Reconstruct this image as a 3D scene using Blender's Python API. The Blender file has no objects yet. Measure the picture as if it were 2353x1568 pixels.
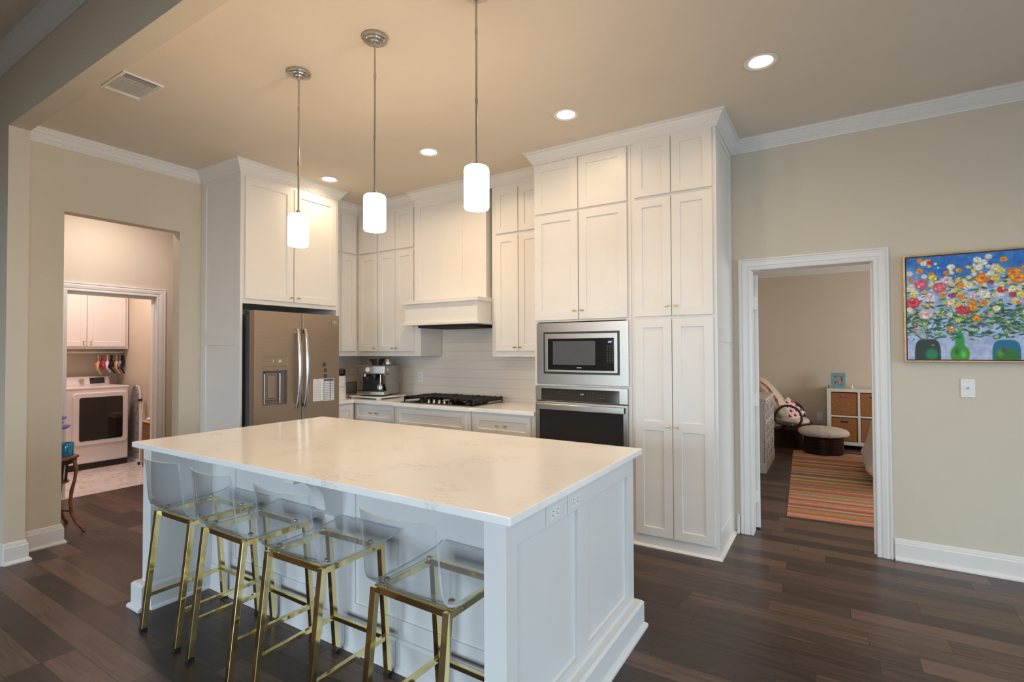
import bpy, bmesh, math, random
import numpy as np
from mathutils import Vector, Matrix
random.seed(7)
PI = math.pi
scn = bpy.context.scene
COL = scn.collection

# ------------------------------------------------------------------ camera
yw, pt, rl = math.radians(31.9756), math.radians(1.0081), math.radians(-0.2152)
f = Vector((-math.sin(yw)*math.cos(pt), math.cos(yw)*math.cos(pt), math.sin(pt)))
r0 = Vector((math.cos(yw), math.sin(yw), 0)); u0 = r0.cross(f)
rr = r0*math.cos(rl) + u0*math.sin(rl); uu = -r0*math.sin(rl) + u0*math.cos(rl)
cd = bpy.data.cameras.new('camera'); cam = bpy.data.objects.new('camera', cd); COL.objects.link(cam)
M = Matrix.Identity(4)
for i in range(3):
    M[i][0] = rr[i]; M[i][1] = uu[i]; M[i][2] = -f[i]
M[0][3], M[1][3], M[2][3] = 4.9159, -4.3641, 1.4342
cam.matrix_world = M
cd.sensor_width = 36; cd.lens = 1177.8235/2353*36; cd.clip_start = .05
scn.camera = cam

# ------------------------------------------------------------------ world, exposure, daylight
scn.view_settings.view_transform = 'Standard'; scn.view_settings.look = 'None'
scn.view_settings.gamma = 1.0; scn.view_settings.use_curve_mapping = False
scn.view_settings.exposure = 0.28
w = bpy.data.worlds.new('world'); scn.world = w; w.use_nodes = True
nt = w.node_tree; bg = nt.nodes['Background']
sky = nt.nodes.new('ShaderNodeTexSky'); sky.sky_type = 'HOSEK_WILKIE'; sky.turbidity = 4
sky.sun_direction = (0.3, -0.6, 0.7)
nt.links.new(sky.outputs[0], bg.inputs[0]); bg.inputs[1].default_value = 0.6
try:
    scn.cycles.max_bounces = 8; scn.cycles.diffuse_bounces = 5; scn.cycles.glossy_bounces = 4
    scn.cycles.transparent_max_bounces = 24; scn.cycles.transmission_bounces = 8
    scn.cycles.sample_clamp_indirect = 4.0; scn.cycles.caustics_reflective = False
    scn.cycles.caustics_refractive = False; scn.cycles.blur_glossy = 0.5
except Exception: pass

def area(name, loc, rot, sx, sy, power, color, spread=PI, shape='RECTANGLE'):
    l = bpy.data.lights.new(name, 'AREA'); l.shape = shape; l.size = sx
    if shape in ('RECTANGLE', 'ELLIPSE'): l.size_y = sy
    l.energy = power; l.color = color; l.spread = spread
    o = bpy.data.objects.new(name, l); o.location = loc; o.rotation_euler = rot; COL.objects.link(o); return o
DAY = (0.68, 0.85, 1.0); WARM = (1.0, 0.74, 0.46)
# daylight entering through the living-room windows (behind) and the breakfast windows (right)
area('daylight_window_back', (1.3, -8.93, 1.45), (PI/2-.70, 0, 0), 1.5, 1.9, 74, DAY, math.radians(120))
area('daylight_window_back', (3.6, -8.93, 1.45), (PI/2-.70, 0, 0), 1.5, 1.9, 74, DAY, math.radians(120))
area('daylight_window_back', (6.2, -8.93, 1.45), (PI/2-.70, 0, 0), 1.5, 1.9, 74, DAY, math.radians(120))
area('daylight_window_right', (8.93, -5.6, 1.45), (PI/2-.35, 0, PI/2), 1.8, 1.9, 50, (.64, .83, 1.0), math.radians(130))
area('daylight_window_right', (8.93, -2.0, 1.45), (PI/2-.35, 0, PI/2), 1.8, 1.9, 50, (.64, .83, 1.0), math.radians(130))
area('daylight_window_bedroom', (8.43, 2.4, 1.45), (PI/2, 0, PI/2), 1.8, 1.5, 72, (.98, 0.97, 1.0))
area('hall_lamp_light', (-0.75, -2.2, 3.0), (0, 0, 0), .25, .25, 16, (1.0, .86, .82), shape='DISK')
area('laundry_lamp_light', (-2.3, -2.0, 2.9), (0, 0, 0), .35, .35, 24, (1.0, .77, .72), shape='DISK')

# ------------------------------------------------------------------ materials
def new_mat(name):
    m = bpy.data.materials.new(name); m.use_nodes = True
    return m, m.node_tree, m.node_tree.nodes['Principled BSDF']
def N(t, kind, **kw):
    n = t.nodes.new(kind)
    for k, v in kw.items(): setattr(n, k, v)
    return n
def mat(name, col, rough=.5, metal=0., var=.04, scale=12., bump=0., bscale=200., spec=.5, coat=0., stretch=None):
    m, t, b = new_mat(name)
    tc = N(t, 'ShaderNodeTexCoord'); src = tc.outputs['Object']
    if stretch:
        mp = N(t, 'ShaderNodeMapping'); mp.inputs['Scale'].default_value = stretch
        t.links.new(src, mp.inputs[0]); src = mp.outputs[0]
    n = N(t, 'ShaderNodeTexNoise'); n.inputs['Scale'].default_value = scale; n.inputs['Detail'].default_value = 3
    t.links.new(src, n.inputs['Vector'])
    r = N(t, 'ShaderNodeValToRGB'); c = r.color_ramp
    c.elements[0].position = .3; c.elements[1].position = .7
    c.elements[0].color = [x*(1-var) for x in col] + [1]; c.elements[1].color = [min(1, x*(1+var)) for x in col] + [1]
    t.links.new(n.outputs[0], r.inputs[0]); t.links.new(r.outputs[0], b.inputs['Base Color'])
    b.inputs['Roughness'].default_value = rough; b.inputs['Metallic'].default_value = metal
    b.inputs['Specular IOR Level'].default_value = spec; b.inputs['Coat Weight'].default_value = coat
    if bump:
        n2 = N(t, 'ShaderNodeTexNoise'); n2.inputs['Scale'].default_value = bscale; n2.inputs['Detail'].default_value = 2
        t.links.new(src, n2.inputs['Vector'])
        bp = N(t, 'ShaderNodeBump'); bp.inputs['Strength'].default_value = bump; bp.inputs['Distance'].default_value = .004
        t.links.new(n2.outputs[0], bp.inputs['Height']); t.links.new(bp.outputs[0], b.inputs['Normal'])
    return m
def emis(name, col, strength, base=None):
    m, t, b = new_mat(name)
    n = N(t, 'ShaderNodeTexNoise'); n.inputs['Scale'].default_value = 3
    r = N(t, 'ShaderNodeValToRGB'); r.color_ramp.elements[0].color = [x*.97 for x in col]+[1]; r.color_ramp.elements[1].color = list(col)+[1]
    t.links.new(n.outputs[0], r.inputs[0])
    b.inputs['Base Color'].default_value = list(base or col)+[1]
    t.links.new(r.outputs[0], b.inputs['Emission Color']); b.inputs['Emission Strength'].default_value = strength
    return m

mWall = mat('greige_wall_paint', (.64, .565, .45), .75, var=.015, scale=3, bump=.12, bscale=160)
mCeil = mat('ceiling_paint', (.73, .65, .545), .85, var=.015, scale=3, bump=.12, bscale=120)
mTrim = mat('white_trim_paint', (.76, .735, .70), .32, var=.01)
mCab = mat('white_cabinet_paint', (.755, .72, .675), .34, var=.012, scale=5)
mIsl = mat('island_white_paint', (.72, .705, .685), .36, var=.012, scale=5)
mBrassK = mat('brushed_brass_knob', (.86, .58, .22), .25, 1., var=.05)
mBrass = mat('polished_brass', (.92, .78, .40), .08, 1., var=.05, scale=6)
mNickel = mat('brushed_nickel', (.55, .50, .44), .28, 1., var=.06, scale=30)
mSteel = mat('brushed_stainless', (.40, .365, .325), .32, 1., var=.06, scale=8, stretch=(1, 1, 60))
mFridge = mat('bronze_stainless', (.37, .28, .205), .42, 1., var=.07, scale=8, stretch=(1, 1, 60))
mFridge.node_tree.nodes['Principled BSDF'].inputs['Metallic'].default_value = .75
mFridgeSide = mat('grey_fridge_side', (.11, .11, .115), .5, .2)
mHandle = mat('satin_steel_handle', (.60, .57, .54), .22, 1., var=.04)
mBlackGl = mat('black_glass', (.012, .012, .014), .06, 0., var=.1, spec=.6, coat=.3)
mBlack = mat('black_plastic', (.015, .015, .016), .4, var=.1)
mIron = mat('black_cast_iron', (.012, .011, .011), .5, .2, var=.2, bump=.2)
mDark = mat('dark_void', (.02, .018, .017), .8)
mWindowGl = mat('oven_window_glass', (.03, .032, .036), .05, 0., coat=.5)
mWhitePl = mat('white_plastic', (.80, .78, .75), .35, var=.01)
mDryer = mat('white_enamel', (.76, .70, .70), .25, var=.01)
mAlu = mat('white_tube_enamel', (.72, .68, .66), .35)
mRubber = mat('black_rubber', (.01, .01, .01), .7)
mRed = mat('crimson_fabric', (.45, .02, .05), .8, var=.1)
mDarkRattan = mat('dark_rattan', (.035, .014, .008), .35, var=.35, scale=30, bump=.4, bscale=80)
mBamboo = mat('bamboo_wood', (.23, .085, .03), .35, var=.4, scale=18, bump=.2, bscale=60)
mCream = mat('cream_cushion', (.72, .62, .50), .9, var=.05, scale=20, bump=.4, bscale=120)
mSheet = mat('white_bedding', (.70, .64, .58), .9, var=.06, scale=6, bump=.5, bscale=14)
mDresser = mat('cream_furniture_paint', (.70, .64, .56), .4, var=.02)
mShelf = mat('white_shelf_laminate', (.74, .69, .60), .4, var=.02)
mBlueFr = mat('turquoise_frame_paint', (.16, .36, .42), .5, var=.25, scale=40)
mPhoto = mat('photo_print', (.30, .24, .22), .4, var=.9, scale=22)
mHandleLeather = mat('dark_basket_handle', (.05, .02, .02), .6)
mBlueGlass = mat('blue_glass_vase', (.01, .22, .42), .1, var=.5, scale=25, coat=.5)
mLilac = mat('lilac_petals', (.35, .30, .70), .8, var=.25, scale=60)
mStem = mat('pale_stem', (.55, .60, .62), .6)
mGoldFrame = mat('gold_wood_frame', (.62, .42, .22), .35, .3, var=.15, scale=30)
mFrameIn = mat('frame_dark_inner', (.10, .045, .02), .5, .1)
mRedCloth = mat('pink_red_cloth', (.50, .06, .12), .85, var=.4, scale=25)
mBlackCloth = mat('black_cloth', (.015, .015, .03), .9, var=.4, scale=25)
mTanCloth = mat('tan_hanger_wood', (.62, .38, .20), .6, var=.25, scale=25)
mGreyCloth = mat('grey_cloth', (.30, .27, .27), .9, var=.4, scale=25)
mPinkW = mat('white_cloth', (.72, .60, .58), .9, var=.2, scale=25)
mShade = emis('glowing_opal_glass', (1.0, .765, .52), 44.0, (.9, .85, .8))
mLens = emis('glowing_can_lens', (1.0, .84, .62), 14.0, (.9, .85, .8))
mDigit = emis('display_digits_blue', (.55, .62, 1.0), 1.6, (.05, .05, .1))
mDigitW = emis('display_digits_pale', (.75, .85, .85), .35, (.3, .3, .3))
mKey = mat('keypad_print', (.09, .085, .085), .5)
mLetter = mat('badge_letters', (.50, .44, .38), .3, .5)
mGrid = mat('navy_print', (.05, .055, .14), .6)
mMint = mat('mint_print', (.45, .62, .62), .6)
mPaper = mat('white_paper', (.74, .72, .72), .7, var=.02)
mInk = mat('grey_ink', (.38, .37, .37), .7)
mMagnet = mat('brown_magnet', (.06, .04, .035), .5)
mVentD = mat('vent_shadow_metal', (.42, .39, .37), .6)
mSlot = mat('outlet_slot_dark', (.03, .03, .03), .6)
mHopper = mat('smoked_plastic_hopper', (.03, .025, .03), .12, coat=.5)

def quartz():
    m, t, b = new_mat('white_quartz')
    tc = N(t, 'ShaderNodeTexCoord')
    mp = N(t, 'ShaderNodeMapping'); mp.inputs['Scale'].default_value = (1, 3.2, 1)
    n = N(t, 'ShaderNodeTexNoise'); n.inputs['Scale'].default_value = 7; n.inputs['Detail'].default_value = 10; n.inputs['Roughness'].default_value = .75; n.inputs['Distortion'].default_value = .6
    r = N(t, 'ShaderNodeValToRGB'); e = r.color_ramp.elements
    e[0].position = .475; e[0].color = (.93, .90, .85, 1); e[1].position = .525; e[1].color = (.93, .90, .85, 1)
    x = e.new(.50); x.color = (.68, .63, .58, 1)
    n2 = N(t, 'ShaderNodeTexNoise'); n2.inputs['Scale'].default_value = 3.3; n2.inputs['Detail'].default_value = 4
    r2 = N(t, 'ShaderNodeValToRGB'); r2.color_ramp.elements[0].position = .52; r2.color_ramp.elements[1].position = .66
    mx = N(t, 'ShaderNodeMix', data_type='RGBA')
    mx.inputs[6].default_value = (.93, .90, .85, 1)
    t.links.new(tc.outputs['Object'], mp.inputs[0]); t.links.new(mp.outputs[0], n.inputs['Vector']); t.links.new(tc.outputs['Object'], n2.inputs['Vector'])
    t.links.new(n.outputs[0], r.inputs[0]); t.links.new(n2.outputs[0], r2.inputs[0])
    t.links.new(r2.outputs[0], mx.inputs[0]); t.links.new(r.outputs[0], mx.inputs[7]); t.links.new(mx.outputs[2], b.inputs['Base Color'])
    b.inputs['Roughness'].default_value = .16
    return m
mQuartz = quartz()

def wood_floor():
    m, t, b = new_mat('dark_hickory_planks'); L = t.links.new
    tc = N(t, 'ShaderNodeTexCoord'); sp = N(t, 'ShaderNodeSeparateXYZ'); L(tc.outputs['Object'], sp.inputs[0])
    def math_(op, a, bb=None, c=None):
        n = N(t, 'ShaderNodeMath', operation=op)
        for i, v in enumerate((a, bb, c)):
            if v is None: continue
            if isinstance(v, (int, float)): n.inputs[i].default_value = v
            else: L(v, n.inputs[i])
        return n.outputs[0]
    v = math_('DIVIDE', math_('ADD', sp.outputs[1], 20), .127); row = math_('FLOOR', v)
    wn = N(t, 'ShaderNodeTexWhiteNoise', noise_dimensions='1D'); L(row, wn.inputs['W'])
    ln = math_('MULTIPLY_ADD', wn.outputs[0], .5, .75)
    u = math_('DIVIDE', math_('MULTIPLY_ADD', wn.outputs[0], 7.3, math_('ADD', sp.outputs[0], 20)), ln); colm = math_('FLOOR', u)
    cb = N(t, 'ShaderNodeCombineXYZ'); L(row, cb.inputs[0]); L(colm, cb.inputs[1])
    w2 = N(t, 'ShaderNodeTexWhiteNoise', noise_dimensions='3D'); L(cb.outputs[0], w2.inputs['Vector'])
    # grain
    cg = N(t, 'ShaderNodeCombineXYZ')
    L(math_('MULTIPLY', sp.outputs[0], 1.6), cg.inputs[0]); L(math_('MULTIPLY', sp.outputs[1], 24), cg.inputs[1]); L(math_('MULTIPLY', w2.outputs[0], 40), cg.inputs[2])
    g = N(t, 'ShaderNodeTexNoise'); g.inputs['Scale'].default_value = 2.2; g.inputs['Detail'].default_value = 6; g.inputs['Roughness'].default_value = .65; g.inputs['Distortion'].default_value = .8
    L(cg.outputs[0], g.inputs['Vector'])
    g2 = N(t, 'ShaderNodeTexNoise'); g2.inputs['Scale'].default_value = 1.1; g2.inputs['Detail'].default_value = 3; L(cg.outputs[0], g2.inputs['Vector'])
    tone = math_('ADD', math_('MULTIPLY', w2.outputs[0], .46), math_('ADD', math_('MULTIPLY', g.outputs[0], .86), math_('MULTIPLY', g2.outputs[0], .12)))
    rp = N(t, 'ShaderNodeValToRGB'); e = rp.color_ramp.elements
    e[0].position = .36; e[0].color = (.017, .0105, .008, 1); e[1].position = .98; e[1].color = (.150, .086, .058, 1)
    x = e.new(.64); x.color = (.052, .030, .0215, 1)
    L(tone, rp.inputs[0])
    # gaps
    fv = math_('FRACT', v); fu = math_('FRACT', u)
    gv = math_('LESS_THAN', math_('ABSOLUTE', math_('SUBTRACT', fv, .5)), .487)
    gu = math_('LESS_THAN', math_('ABSOLUTE', math_('SUBTRACT', fu, .5)), .4985)
    gap = math_('MULTIPLY', gv, gu)
    mx = N(t, 'ShaderNodeMix', data_type='RGBA'); mx.inputs[6].default_value = (.010, .006, .0045, 1)
    L(gap, mx.inputs[0]); L(rp.outputs[0], mx.inputs[7]); L(mx.outputs[2], b.inputs['Base Color'])
    L(math_('MULTIPLY_ADD', g.outputs[0], .22, .24), b.inputs['Roughness'])
    bp = N(t, 'ShaderNodeBump'); bp.inputs['Strength'].default_value = .25; bp.inputs['Distance'].default_value = .002
    L(math_('ADD', math_('MULTIPLY', g.outputs[0], .5), gap), bp.inputs['Height']); L(bp.outputs[0], b.inputs['Normal'])
    return m
mFloor = wood_floor()

def brickmat(name, c1, c2, mortar, bw, rh, axes, ms=.003, rough=.2, veins=False, off=.5):
    m, t, b = new_mat(name); L = t.links.new
    tc = N(t, 'ShaderNodeTexCoord'); sp = N(t, 'ShaderNodeSeparateXYZ'); cb = N(t, 'ShaderNodeCombineXYZ')
    L(tc.outputs['Object'], sp.inputs[0]); L(sp.outputs[axes[0]], cb.inputs[0]); L(sp.outputs[axes[1]], cb.inputs[1])
    br = N(t, 'ShaderNodeTexBrick'); br.inputs['Scale'].default_value = 1; br.inputs['Brick Width'].default_value = bw; br.inputs['Row Height'].default_value = rh
    br.inputs['Mortar Size'].default_value = ms; br.inputs['Mortar Smooth'].default_value = .3; br.offset = off
    br.inputs['Color1'].default_value = c1+(1,); br.inputs['Color2'].default_value = c2+(1,); br.inputs['Mortar'].default_value = mortar+(1,)
    L(cb.outputs[0], br.inputs['Vector'])
    out = br.outputs['Color']
    if veins:
        n = N(t, 'ShaderNodeTexNoise'); n.inputs['Scale'].default_value = 3; n.inputs['Detail'].default_value = 9; n.inputs['Distortion'].default_value = 1.4
        L(tc.outputs['Object'], n.inputs['Vector'])
        r = N(t, 'ShaderNodeValToRGB'); e = r.color_ramp.elements
        e[0].position = .46; e[0].color = (1, 1, 1, 1); e[1].position = .54; e[1].color = (1, 1, 1, 1); x = e.new(.5); x.color = (.78, .74, .72, 1)
        L(n.outputs[0], r.inputs[0])
        mx = N(t, 'ShaderNodeMix', data_type='RGBA', blend_type='MULTIPLY'); mx.inputs[0].default_value = 1
        L(out, mx.inputs[6]); L(r.outputs[0], mx.inputs[7]); out = mx.outputs[2]
    L(out, b.inputs['Base Color']); b.inputs['Roughness'].default_value = rough
    bp = N(t, 'ShaderNodeBump'); bp.inputs['Strength'].default_value = .5; bp.inputs['Distance'].default_value = .002; bp.invert = True
    L(br.outputs['Fac'], bp.inputs['Height']); L(bp.outputs[0], b.inputs['Normal'])
    return m
mTileX = brickmat('white_subway_tile', (.74, .665, .585), (.75, .675, .595), (.56, .50, .43), 9., .095, (0, 2), rough=.18, ms=.002)
mTileY = brickmat('white_subway_tile_side', (.74, .665, .585), (.75, .675, .595), (.56, .50, .43), 9., .095, (1, 2), rough=.18, ms=.002)
mTileF = brickmat('laundry_marble_tile', (.72, .66, .63), (.70, .64, .61), (.52, .47, .44), .6, .3, (1, 0), rough=.25, veins=True)
mWicker = brickmat('honey_wicker', (.45, .19, .05), (.31, .12, .03), (.20, .075, .02), .018, .007, (0, 2), ms=.0012, rough=.6)
mWickerY = brickmat('honey_wicker_side', (.30, .15, .05), (.22, .10, .03), (.07, .03, .01), .03, .012, (1, 2), ms=.0018, rough=.6)

def acrylic():
    m, t, b = new_mat('clear_acrylic'); L = t.links.new
    t.nodes.remove(b); out = t.nodes['Material Output']
    tr = N(t, 'ShaderNodeBsdfTransparent'); gl = N(t, 'ShaderNodeBsdfGlossy'); gl.inputs['Roughness'].default_value = .03
    n = N(t, 'ShaderNodeTexNoise'); n.inputs['Scale'].default_value = 2
    r = N(t, 'ShaderNodeValToRGB'); r.color_ramp.elements[0].color = (.965, .975, .985, 1); r.color_ramp.elements[1].color = (.985, .99, .99, 1)
    L(n.outputs[0], r.inputs[0]); L(r.outputs[0], tr.inputs['Color'])
    lw = N(t, 'ShaderNodeLayerWeight'); lw.inputs['Blend'].default_value = .5
    p5 = N(t, 'ShaderNodeMath', operation='POWER'); L(lw.outputs['Facing'], p5.inputs[0]); p5.inputs[1].default_value = 4.0
    fr = N(t, 'ShaderNodeMath', operation='MULTIPLY_ADD'); L(p5.outputs[0], fr.inputs[0]); fr.inputs[1].default_value = .75; fr.inputs[2].default_value = .045
    mx = N(t, 'ShaderNodeMixShader'); L(fr.outputs[0], mx.inputs[0]); L(tr.outputs[0], mx.inputs[1]); L(gl.outputs[0], mx.inputs[2])
    L(mx.outputs[0], out.inputs[0])
    return m
mAcrylic = acrylic()
mAcrEdge = mat('acrylic_edge', (.52, .60, .66), .12, 0., var=.25, scale=9, coat=.6)
mAcrEdge.node_tree.nodes['Principled BSDF'].inputs['Alpha'].default_value = .62

def attrmat(name, rough=.6, bump=0.):
    m, t, b = new_mat(name)
    a = N(t, 'ShaderNodeAttribute'); a.attribute_name = 'paint'
    n = N(t, 'ShaderNodeTexNoise'); n.inputs['Scale'].default_value = 90; n.inputs['Detail'].default_value = 3
    mx = N(t, 'ShaderNodeMix', data_type='RGBA', blend_type='OVERLAY'); mx.inputs[0].default_value = .25
    t.links.new(a.outputs['Color'], mx.inputs[6]); t.links.new(n.outputs[0], mx.inputs[7])
    t.links.new(mx.outputs[2], b.inputs['Base Color']); b.inputs['Roughness'].default_value = rough
    if bump:
        bp = N(t, 'ShaderNodeBump'); bp.inputs['Strength'].default_value = bump; bp.inputs['Distance'].default_value = .003
        t.links.new(n.outputs[0], bp.inputs['Height']); t.links.new(bp.outputs[0], b.inputs['Normal'])
    return m
mCanvas = attrmat('oil_paint_canvas', .5, .3)
mRug = attrmat('woven_rug_stripes', .95, .6)
mHeart = attrmat('hearts_print_fabric', .9, .2)

# ------------------------------------------------------------------ geometry helpers
class MB:
    def __init__(s): s.bm = bmesh.new()
    def quad(s, vs):
        vv = [s.bm.verts.new(v) for v in vs]; return s.bm.faces.new(vv)
    def box(s, x0, x1, y0, y1, z0, z1):
        x0, x1 = min(x0, x1), max(x0, x1); y0, y1 = min(y0, y1), max(y0, y1); z0, z1 = min(z0, z1), max(z0, z1)
        v = [s.bm.verts.new(p) for p in ((x0,y0,z0),(x1,y0,z0),(x1,y1,z0),(x0,y1,z0),(x0,y0,z1),(x1,y0,z1),(x1,y1,z1),(x0,y1,z1))]
        for q in ((3,2,1,0),(4,5,6,7),(0,1,5,4),(1,2,6,5),(2,3,7,6),(3,0,4,7)): s.bm.faces.new([v[i] for i in q])
        return s
    def fb(s, fr, u0, u1, w0, w1, z0, z1):
        a = fr(u0, w0, z0); b = fr(u1, w1, z1); return s.box(a[0], b[0], a[1], b[1], a[2], b[2])
    def ring_skin(s, rings, cap=True, closed=True):
        R = [[s.bm.verts.new(p) for p in r] for r in rings]; n = len(R[0])
        for a, b in zip(R, R[1:]):
            for i in range(n if closed else n-1):
                j = (i+1) % n
                try: s.bm.faces.new((a[i], a[j], b[j], b[i]))
                except ValueError: pass
        if cap and closed:
            for r in (R[0], R[-1]):
                try: s.bm.faces.new(r)
                except ValueError: pass
        return s
    def tube(s, pts, r, n=10, squash=1.):
        pts = [Vector(p) for p in pts]; rings = []
        rs = r if isinstance(r, (list, tuple)) else [r]*len(pts)
        up = None
        for i, p in enumerate(pts):
            d = (pts[min(i+1, len(pts)-1)] - pts[max(i-1, 0)]).normalized()
            if up is None:
                a = Vector((0, 0, 1)) if abs(d.z) < .9 else Vector((1, 0, 0)); up = (a - d*a.dot(d)).normalized()
            else: up = (up - d*up.dot(d)).normalized()
            q = d.cross(up)
            rings.append([p + (up*math.cos(2*PI*k/n)*squash + q*math.sin(2*PI*k/n))*rs[i] for k in range(n)])
        return s.ring_skin(rings)
    def bar(s, p, q, w, t, up=(1, 0, 0)):
        p, q = Vector(p), Vector(q); d = (q-p).normalized(); a = Vector(up); a = (a - d*a.dot(d)).normalized(); b = d.cross(a)
        rings = [[c + a*i*w/2 + b*j*t/2 for i, j in ((-1,-1),(1,-1),(1,1),(-1,1))] for c in (p, q)]
        return s.ring_skin(rings)
    def lathe(s, prof, c=(0, 0, 0), n=32, sx=1., sy=1.):
        rings = [[(c[0]+r*sx*math.cos(2*PI*k/n), c[1]+r*sy*math.sin(2*PI*k/n), c[2]+z) for k in range(n)] for r, z in prof]
        return s.ring_skin(rings)
    def prism(s, pts, mapper, a, b):
        return s.ring_skin([[mapper(p[0], p[1], a) for p in pts], [mapper(p[0], p[1], b) for p in pts]])
    def sweep(s, path, prof, mapper=lambda x, y, h: (x, y, h), closed=False):
        P = [Vector(p) for p in path]; n = len(P); rings = []
        for i in range(n):
            ds = []
            if i > 0 or closed: ds.append((P[i]-P[i-1]).normalized())
            if i < n-1 or closed: ds.append((P[(i+1) % n]-P[i]).normalized())
            ns = [Vector((d.y, -d.x)) for d in ds]
            if len(ns) == 2: o = (ns[0]+ns[1])/max(.2, (1+ns[0].dot(ns[1])))
            else: o = ns[0]
            rings.append([mapper(P[i].x+o.x*d, P[i].y+o.y*d, h) for d, h in prof])
        if closed: rings.append(rings[0])
        return s.ring_skin(rings, cap=not closed)
    def hf(s, fr, us, zs, H, base=0.):
        """raised-and-recessed panel: cells us x zs standing H[j][i] out of a face at `base`"""
        cache = {}
        def V(u, w_, z):
            k = (round(u, 5), round(w_, 5), round(z, 5))
            if k not in cache: cache[k] = s.bm.verts.new(fr(u, w_, z))
            return cache[k]
        def F(*v):
            try: s.bm.faces.new(v)
            except ValueError: pass
        nu, nz = len(us)-1, len(zs)-1
        for j in range(nz):
            for i in range(nu):
                h = H[j][i]; a, b, c, d = us[i], us[i+1], zs[j], zs[j+1]
                F(V(a, h, c), V(b, h, c), V(b, h, d), V(a, h, d)); F(V(a, base, d), V(b, base, d), V(b, base, c), V(a, base, c))
                hr = H[j][i+1] if i+1 < nu else base
                if hr != h: F(V(b, h, c), V(b, hr, c), V(b, hr, d), V(b, h, d))
                if i == 0: F(V(a, base, c), V(a, h, c), V(a, h, d), V(a, base, d))
                ht = H[j+1][i] if j+1 < nz else base
                if ht != h: F(V(a, h, d), V(b, h, d), V(b, ht, d), V(a, ht, d))
                if j == 0: F(V(a, base, c), V(b, base, c), V(b, h, c), V(a, h, c))
        return s
    def build(s, name, m, parent=None, smooth=False, bevel=0., seg=1, sub=0, solid=0.):
        bmesh.ops.recalc_face_normals(s.bm, faces=s.bm.faces)
        me = bpy.data.meshes.new(name); s.bm.to_mesh(me); s.bm.free()
        for mm in (m if isinstance(m, (list, tuple)) else [m]): me.materials.append(mm)
        if smooth: me.polygons.foreach_set('use_smooth', [True]*len(me.polygons)); me.set_sharp_from_angle(angle=math.radians(40))
        o = bpy.data.objects.new(name, me); COL.objects.link(o)
        if parent is not None: attach(o, parent)
        if solid: md = o.modifiers.new('solid', 'SOLIDIFY'); md.thickness = solid; md.offset = 0
        if sub: md = o.modifiers.new('sub', 'SUBSURF'); md.levels = sub; md.render_levels = sub
        if bevel: md = o.modifiers.new('bevel', 'BEVEL'); md.width = bevel; md.segments = seg; md.limit_method = 'ANGLE'; md.angle_limit = math.radians(35)
        return o
def attach(o, parent):
    o.parent = parent
    if parent.type == 'EMPTY': o.matrix_parent_inverse = Matrix.Translation(-parent.location)
def curve_pts(pts, k=5):
    P_ = [Vector(p) for p in pts]; out = []
    for i in range(len(P_)-1):
        a, b_, c_, d_ = P_[max(i-1, 0)], P_[i], P_[i+1], P_[min(i+2, len(P_)-1)]
        for q in range(k):
            t = q/k; out.append(.5*((2*b_)+(c_-a)*t+(2*a-5*b_+4*c_-d_)*t*t+(3*b_-a-3*c_+d_)*t**3))
    return out+[P_[-1]]
def rrect(u0, u1, z0, z1, r, n=6):
    o = []
    for cu, cz, a0 in ((u1-r, z0+r, -PI/2), (u1-r, z1-r, 0), (u0+r, z1-r, PI/2), (u0+r, z0+r, PI)):
        for i in range(n+1): a = a0+PI/2*i/n; o.append((cu+r*math.cos(a), cz+r*math.sin(a)))
    return o
def FY(y0): return lambda u, w_, z: (u, y0-w_, z)      # a face looking towards -y, w = outwards
def FX(x0): return lambda u, w_, z: (x0+w_, u, z)      # a face looking towards +x
LABELS = []
def tag(o, label, cat, group=None, kind=None):
    o['label'] = label; o['category'] = cat
    if group: o['group'] = group
    if kind: o['kind'] = kind
    return o
def thing(name, label, cat, loc, group=None):
    o = bpy.data.objects.new(name, None); COL.objects.link(o); o.location = loc; o.empty_display_size = .1
    return tag(o, label, cat, group)
def st(o, kind='structure'): o['kind'] = kind; return o
def copy_tree(o, parent=None):
    c = o.copy(); COL.objects.link(c)
    if parent is not None: c.parent = parent
    for ch in list(o.children): copy_tree(ch, c)
    return c
def text(name, body, size, loc, facing, m, parent):
    cu = bpy.data.curves.new(name, 'FONT'); cu.body = body; cu.size = size; cu.align_x = 'CENTER'; cu.align_y = 'CENTER'; cu.extrude = .0004
    cu.materials.append(m); o = bpy.data.objects.new(name, cu); COL.objects.link(o); bpy.context.view_layer.update()
    me = bpy.data.meshes.new_from_object(o.evaluated_get(bpy.context.evaluated_depsgraph_get())); bpy.data.objects.remove(o)
    me.transform(Matrix.Translation(loc) @ (Matrix.Rotation(PI/2, 4, 'X') if facing == '-y' else Matrix.Rotation(PI/2, 4, 'Z') @ Matrix.Rotation(PI/2, 4, 'X')))
    o = bpy.data.objects.new(name, me); COL.objects.link(o)
    if parent: attach(o, parent)
    return o

# ------------------------------------------------------------------ dimensions
Zc = 3.07
FXc, FY1, FY2 = .64, -1.89, -.87          # fridge surround
TX0, TX1, TM, TY = 2.82, 4.2526, 3.65, -.645

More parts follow.
